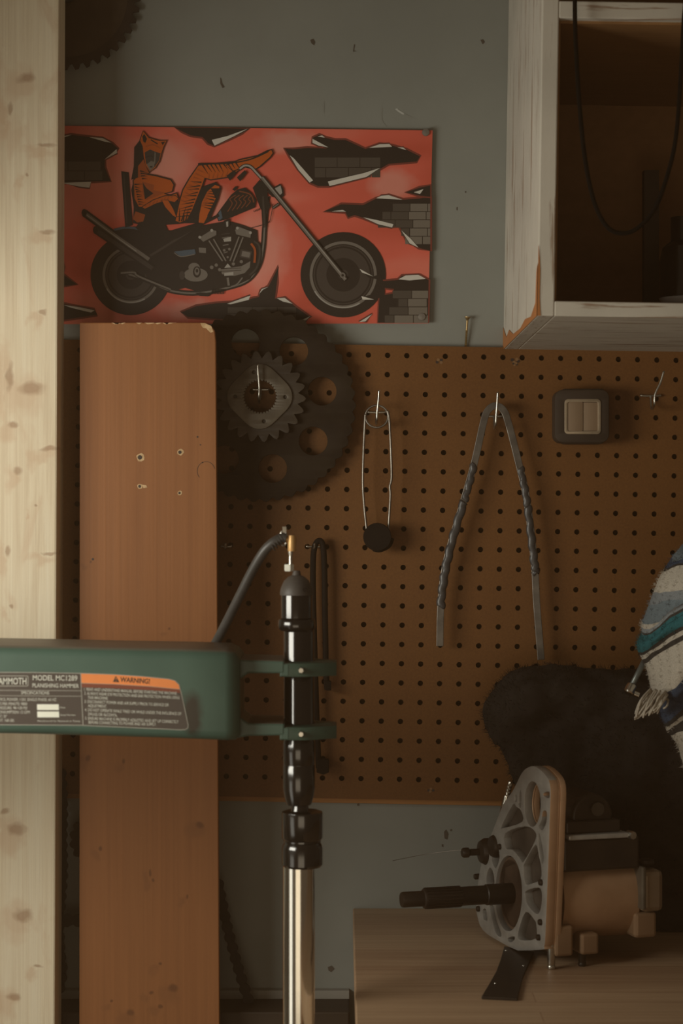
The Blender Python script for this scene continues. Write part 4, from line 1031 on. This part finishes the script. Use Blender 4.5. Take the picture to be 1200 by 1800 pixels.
# chrome nipple on the sloping shoulder
p0 = RGi @ P(888, 1412, 2.40); p1 = RGi @ P(897, 1374, 2.40)
bm = nb(); ax = p1-p0; Ln = ax.length
lathe(bm, [(.0005,-.012),(.0042,-.012),(.0046,0),(.0046,Ln*.35),(.0032,Ln*.4),(.0036,Ln*.5),(.0028,Ln*.55),(.0036,Ln*.65),(.0028,Ln*.7),(.0036,Ln*.8),(.0028,Ln*.85),(.003,Ln),(.0005,Ln)], p0, ax, 18)
obj('chrome_nipple', bm, M_CHROME, t, smooth=True, **L)
# case behind the plate
def lz(py, Y=2.26): return (P(0,py,Y).z-zb)
bm = nb(); cr = .052; zc_ = lz(1588)
ya = .012
lathe(bm, [(.001,.024),(cr,.024),(cr,.118),(cr-.003,.121),(.001,.121)], (0, ya+cr, zc_), (1,0,0), 48)
box(bm, (.0256, ya+cr, zc_-.045), (.120, .155, zc_+.048))
obj('case', bm, M_CASE, t, smooth=True, **L)
bm = nb(); box(bm, (.021, .0085, lz(1534)), (.116, .150, lz(1476))); obj('upper_case', bm, M_DKM, t, bevel=.003, **L)
bm = nb(); box(bm, (.026, .004, lz(1477)), (.101, .145, lz(1468))); le_ = obj('lid_edge', bm, M_ALU, t, bevel=.0015, **L)
bm = nb(); box(bm, (.026, .012, lz(1468)), (.094, .12, lz(1446)))
lathe(bm, [(.001,-.010),(.024,-.010),(.026,-.006),(.026,.05),(.001,.05)], (.062, .03, lz(1440)), (0,1,0), 32)
lh_ = obj('lid_housing', bm, M_DKM, t, bevel=.002, **L)
bm = nb(); lathe(bm, [(.004,0),(.008,0),(.008,.003),(.004,.003)], (.067, .0155, lz(1427)), (0,1,0), 24); obj('filler_ring', bm, M_SPRG, lh_, smooth=True, **L)
bm = nb(); lathe(bm, [(.001,-.005),(.0045,-.005),(.005,-.003),(.005,.006),(.001,.006)], (.104, .006, lz(1473)), (-.2,1,0), 8); obj('lid_bolt', bm, M_STEEL, le_, smooth=True, **L)
bm = nb(); box(bm, (.118, .004, lz(1612)), (.145, .12, lz(1538)));  ec_ = obj('end_cover', bm, mat('dull_tan_casting', (.26,.185,.115), (.19,.13,.08), 20, .45, .3), t, bevel=.006, **L)
bm = nb(); box(bm, (.116, .001, lz(1606)), (.121, .12, lz(1530))); obj('cover_lip', bm, M_HUB, ec_, bevel=.0015, **L)
bm = nb(); box(bm, (.112, .012, lz(1660)), (.140, .10, lz(1614))); obj('lower_lug', bm, M_CASED, t, bevel=.004, **L)
bm = nb(); lathe(bm, [(.001,0),(.009,0),(.0105,.002),(.0095,.006),(.001,.008)], (.134,.03,lz(1534)), (0,0,1), 24); obj('cover_plug', bm, M_DKM, ec_, smooth=True, **L)
for x0, x1, py0, py1 in ((.012,.034,1682,1628),(.044,.066,1682,1645)):
    bm = nb(); box(bm, (x0, .010, lz(py0)), (x1, .05, lz(py1))); obj('mounting_lug', bm, M_CASED, t, bevel=.003, **L)
for x, y in ((.010,.018),(.050,.022),(.02,.13),(.10,.11)):
    bm = nb(); lathe(bm, [(.0005,0),(.0042,0),(.0046,.0008),(.0046,.0035),(.0040,.0045),(.0046,.006),(.0046,.030),(.0005,.030)], (x,y,.0002), (0,0,1), 16); obj('mounting_stud', bm, M_STEEL if x < .02 else M_DKM, t, smooth=True, **L)
# thin loose wire from the plug
bm = nb(); tube(bm, spline([P(826,1494,2.43), P(790,1496,2.44), P(740,1503,2.46), P(690,1513,2.5)], 8), .00035, 6)
obj('loose_wire', bm, M_WIRE, t, smooth='full')
for c_ in t.children:
    if c_.name.startswith('loose_wire'): c_.location = Matrix.Rotation(-TH, 4, 'Z') @ c_.location; c_.rotation_euler = (0, 0, -TH)

# black steel strip lying under the plate
zz = zb+.0002
def bp(px, py):
    Y = (CZ-zb)*F/(py-900); return Vector((P(px,0,Y).x, Y, zz))
bm = nb(); prism3(bm, [bp(846,1757), bp(909,1760), bp(918,1722), bp(938,1678), bp(886,1668), bp(880,1690), bp(872,1712), bp(862,1730)], Vector((0,0,.0032)))
t2 = thing('steel_strip', bp(890,1715), 'short black steel strip with holes lying on the workbench under the gearbox plate', 'steel strip')
obj('strip_plate', bm, M_DKM, t2, bevel=.0006)
for px, py in ((889,1676),(920,1703),(870,1734)):
    bm = nb(); lathe(bm, [(.0005,.0033),(.0016,.0033),(.0014,.0037),(.0005,.0038)], bp(px,py), (0,0,1), 10); obj('rivet', bm, M_STEEL, t2)

# ------------------------------------------------------------------ black fleece heap
def blob(parts, voxel, disp):
    b = nb()
    for c, rr in parts:
        m = Matrix.Translation(c) @ Matrix.Diagonal((*rr, 1))
        bmesh.ops.create_icosphere(b, subdivisions=4, radius=1, matrix=m)
    me = bpy.data.meshes.new('tmp'); b.to_mesh(me); b.free()
    o = bpy.data.objects.new('tmp', me); COL.objects.link(o)
    md = o.modifiers.new('r', 'REMESH'); md.mode = 'VOXEL'; md.voxel_size = voxel
    sm = o.modifiers.new('s', 'SMOOTH'); sm.iterations = 8; sm.factor = .6
    dg = bpy.context.evaluated_depsgraph_get(); dg.update()
    m2 = bpy.data.meshes.new_from_object(o.evaluated_get(dg)); bpy.data.objects.remove(o); bpy.data.meshes.remove(me)
    b = nb(); b.from_mesh(m2); bpy.data.meshes.remove(m2); b.normal_update()
    nv = [v.normal.copy() for v in b.verts]
    for v, n in zip(b.verts, nv): v.co += n*disp(v.co, n)
    return b
def fibres(b, count, length, rnd, mi=0, wdt=.0004):
    fs = b.faces[:]; new = []
    for _ in range(count):
        f = rnd.choice(fs); c = f.calc_center_median()+Vector((rnd.uniform(-1,1),rnd.uniform(-1,1),rnd.uniform(-1,1)))*.002
        d = (f.normal+Vector((rnd.uniform(-1,1),rnd.uniform(-1,1),rnd.uniform(-1,1)))*.9).normalized()*length*rnd.uniform(.5,1.2)
        s = d.orthogonal().normalized()*wdt
        fc = b.faces.new([b.verts.new(p) for p in (c-s, c+s, c+d)]); fc.material_index = mi
def ell(px, py, Y, rx, ry, rd): return (P(px,py,Y), (rx*K(Y), rd, ry*K(Y)))
def fold(co, n):
    return .008*noise.noise(co*14)+.004*noise.noise(co*38)+.0015*noise.noise(co*160)
zrest = zb
FD = 2.515
b = blob([ell(900,1255,FD,46,60,.060), ell(935,1225,FD,66,55,.065), ell(985,1215,FD,60,48,.068), ell(1040,1235,FD,80,58,.072), ell(1120,1240,FD,90,62,.075), ell(925,1310,FD,38,78,.05),
          ell(1000,1330,FD,100,110,.066), ell(1110,1340,FD-.02,110,120,.085), ell(1230,1330,FD-.02,120,130,.09), ell(1070,1430,FD,90,100,.06), ell(1180,1460,FD-.02,110,120,.075),
          ell(1050,1560,FD+.01,95,95,.052), ell(1180,1570,FD,120,110,.06), ell(1290,1480,FD,110,200,.08), ell(1120,1590,FD+.01,180,60,.05)], .006, fold)
for v in b.verts:
    if v.co.z < zb+.001: v.co.z = zb+.001
    if v.co.y > 2.594: v.co.y = 2.594
fibres(b, 14000, .008, random.Random(3))
for v in b.verts: v.co.y = min(v.co.y, 2.598); v.co.z = max(v.co.z, zb+.0005)
M_FLEECE = mat('black_fleece', (.032,.026,.022), (.022,.018,.014), 60, .95, 0, .1)
single('black_fleece_cloth', b, M_FLEECE, 'black fuzzy fleece cloth heaped on the workbench behind the gearbox', 'cloth', smooth='full')

# ------------------------------------------------------------------ striped blanket at the right edge
def stripes_mat():
    m, nt, bb = newmat('striped_woven_blanket'); setb(bb, .95, 0, .1)
    t_ = nt.nodes.new('ShaderNodeTexCoord'); sx = nt.nodes.new('ShaderNodeSeparateXYZ')
    nz = nt.nodes.new('ShaderNodeTexNoise'); nz.inputs['Scale'].default_value = 18; nt.links.new(t_.outputs['UV'], sx.inputs[0])
    f = noisef(nt, coords(nt), 700, 2)
    r = nt.nodes.new('ShaderNodeValToRGB'); r.color_ramp.interpolation = 'CONSTANT'
    nt.links.new(sx.outputs['Y'], r.inputs[0]); e = r.color_ramp.elements
    navy, teal, white, pale, black, lb_ = (.055,.075,.115), (.030,.135,.150), (.52,.47,.39), (.24,.26,.27), (.05,.045,.04), (.17,.21,.23)
    seq = [(0,lb_),(.045,navy),(.085,black),(.10,white),(.20,pale),(.235,lb_),(.29,white),(.315,pale),(.335,black),(.345,teal),(.47,black),(.492,white),(.505,black),(.525,white),(.66,navy),(.78,black),(.80,white),(.815,black),(.84,white)]
    while len(e) < len(seq): e.new(.5)
    for i, (p, c) in enumerate(seq): e[i].position = p; e[i].color = c4(c)
    c = mix(nt, .4, r.outputs[0], ramp(nt, f, [(.3,(.25,.25,.25)),(.7,(1,1,1))]), 'MULTIPLY')
    nt.links.new(c, bb.inputs['Base Color']); bumpn(nt, bb, f, .5, .001); return m
BY = 2.33
edge = [(1196,968),(1180,984),(1166,1002),(1156,1022),(1146,1048),(1134,1078),(1128,1098),(1130,1112),(1122,1124),(1124,1142),(1132,1162),(1140,1180),(1142,1205),(1148,1225),(1160,1240),(1168,1262),(1178,1288),(1190,1318),(1204,1352),(1222,1390)]
es = sp2(edge, 3); NR = len(es); NC = 40
b = nb(); uvl = b.loops.layers.uv.new('UVMap')
rows = []
for i, (ex, ey) in enumerate(es):
    f = i/(NR-1); row = []
    c = 1300; hw = c-ex
    for j in range(NC):
        a = math.pi+2*math.pi*j/NC                      # starts at the left extreme, runs round the front
        px = c+hw*math.cos(a); yy = BY+math.sin(a)*(.030+.075*math.sin(math.pi*min(1,.12+f*.85)))
        tilt = -.8*min(px-ex, 120)*(1 if f > .3 else .5)*min(1, f*3)
        p = P(px, ey+tilt*min(1,(1-f)*2+.35), BY); p.y = yy
        p += Vector((.3, 1, .8))*(.009*noise.noise(Vector((px*.025, ey*.02, a)))+.004*math.sin(px*.09+f*9)+.004*noise.noise(Vector((px*.09, ey*.07, a*2))))
        row.append(b.verts.new(p))
    rows.append(row)
for i in range(NR-1):
    for j in range(NC):
        fc = b.faces.new((rows[i][j], rows[i][(j+1) % NC], rows[i+1][(j+1) % NC], rows[i+1][j]))
        for lp, (ii) in zip(fc.loops, (i, i, i+1, i+1)): lp[uvl].uv = (0, ii/(NR-1))
for rw in (rows[0], rows[-1][::-1]): b.faces.new(rw)
bmesh.ops.recalc_face_normals(b, faces=b.faces[:])
t = thing('striped_blanket', P(1290,1400,BY), 'striped blue, teal and white woven blanket with fringe bundled at the right edge', 'blanket')
fz = random.Random(8)
for _ in range(16000):
    f_ = b.faces[fz.randrange((NR-1)*NC)] if not _ else FS[fz.randrange(len(FS))]
    if not _: FS = [q_ for q_ in b.faces if len(q_.verts) == 4]; f_ = FS[0]
    c_ = f_.calc_center_median()+Vector((fz.uniform(-1,1), fz.uniform(-1,1), fz.uniform(-1,1)))*.002
    d_ = (f_.normal+Vector((fz.uniform(-1,1), fz.uniform(-1,1), fz.uniform(-1,1)))*1.1).normalized()*.004*fz.uniform(.5,1.3); s_ = d_.orthogonal().normalized()*.0003
    nf = b.faces.new([b.verts.new(p_) for p_ in (c_-s_, c_+s_, c_+d_)])
    for lp in nf.loops: lp[uvl].uv = f_.loops[0][uvl].uv
o = obj('woven_cloth', b, stripes_mat(), t, smooth='full')
b = nb(); rnd = random.Random(5)
for i in range(34):
    s = i/33
    st = P(1140+s*34, 1208+rnd.uniform(0,14)+s*8, BY-.058); en = P(1112+s*50+rnd.uniform(-5,5), 1262-abs(s-.1)*16+rnd.uniform(-6,4), BY-.068-rnd.uniform(0,.01))
    md = (st+en)/2+Vector((rnd.uniform(-.006,.004), -.006+rnd.uniform(-.004,.003), rnd.uniform(-.002,.004)))
    tube(b, spline([st, md, en], 5), [.0013]*6+[.0011]*4+[.0007], 6)
obj('fringe', b, mat('cream_fringe_yarn', (.50,.45,.37), (.42,.37,.30), 300, .95, 0, .1), t, smooth='full')

# ------------------------------------------------------------------ chrome ended lever by the blanket
t = thing('metal_lever', P(1108,1222,2.36), 'slim grey lever with a bright chrome end poking out under the striped blanket', 'lever')
bm = nb(); a, e_ = P(1148,1130,2.375), P(1107,1212,2.35); tube(bm, [a, a*.5+e_*.5, e_], [.0034,.0034,.0036], 14); obj('lever_bar', bm, mat('blue_grey_metal', (.17,.19,.18), (.13,.145,.14), 60, .35, .5), t, smooth='full')
bm = nb(); d = (e_-a).normalized(); lathe(bm, [(.0005,-.006),(.0058,-.006),(.0064,-.004),(.0064,.004),(.0052,.0055),(.0005,.006)], e_, d, 20); obj('chrome_end', bm, M_CHROME, t, smooth=True)
bm = nb(); lathe(bm, [(.0005,0),(.0036,0),(.0036,.006),(.0005,.006)], P(1114,1219,2.352), (1,0,-.4), 14); obj('chrome_screw', bm, M_CHROME, t, smooth=True)

# ------------------------------------------------------------------ thin haze added to lift the blacks, standing in for lens diffusion
m, nt, b = newmat('added_veil'); nt.nodes.remove(b)
v = nt.nodes.new('ShaderNodeVolumeScatter'); v.inputs['Color'].default_value = (.90, .56, .30, 1); v.inputs['Density'].default_value = .032; v.inputs['Anisotropy'].default_value = .2
nt.links.new(v.outputs[0], nt.nodes['Material Output'].inputs['Volume'])
bm = nb(); box(bm, (-2.2, -.5, -.05), (2.2, 2.9, 2.75))
o = obj('haze', bm, m); o['kind'] = 'structure'
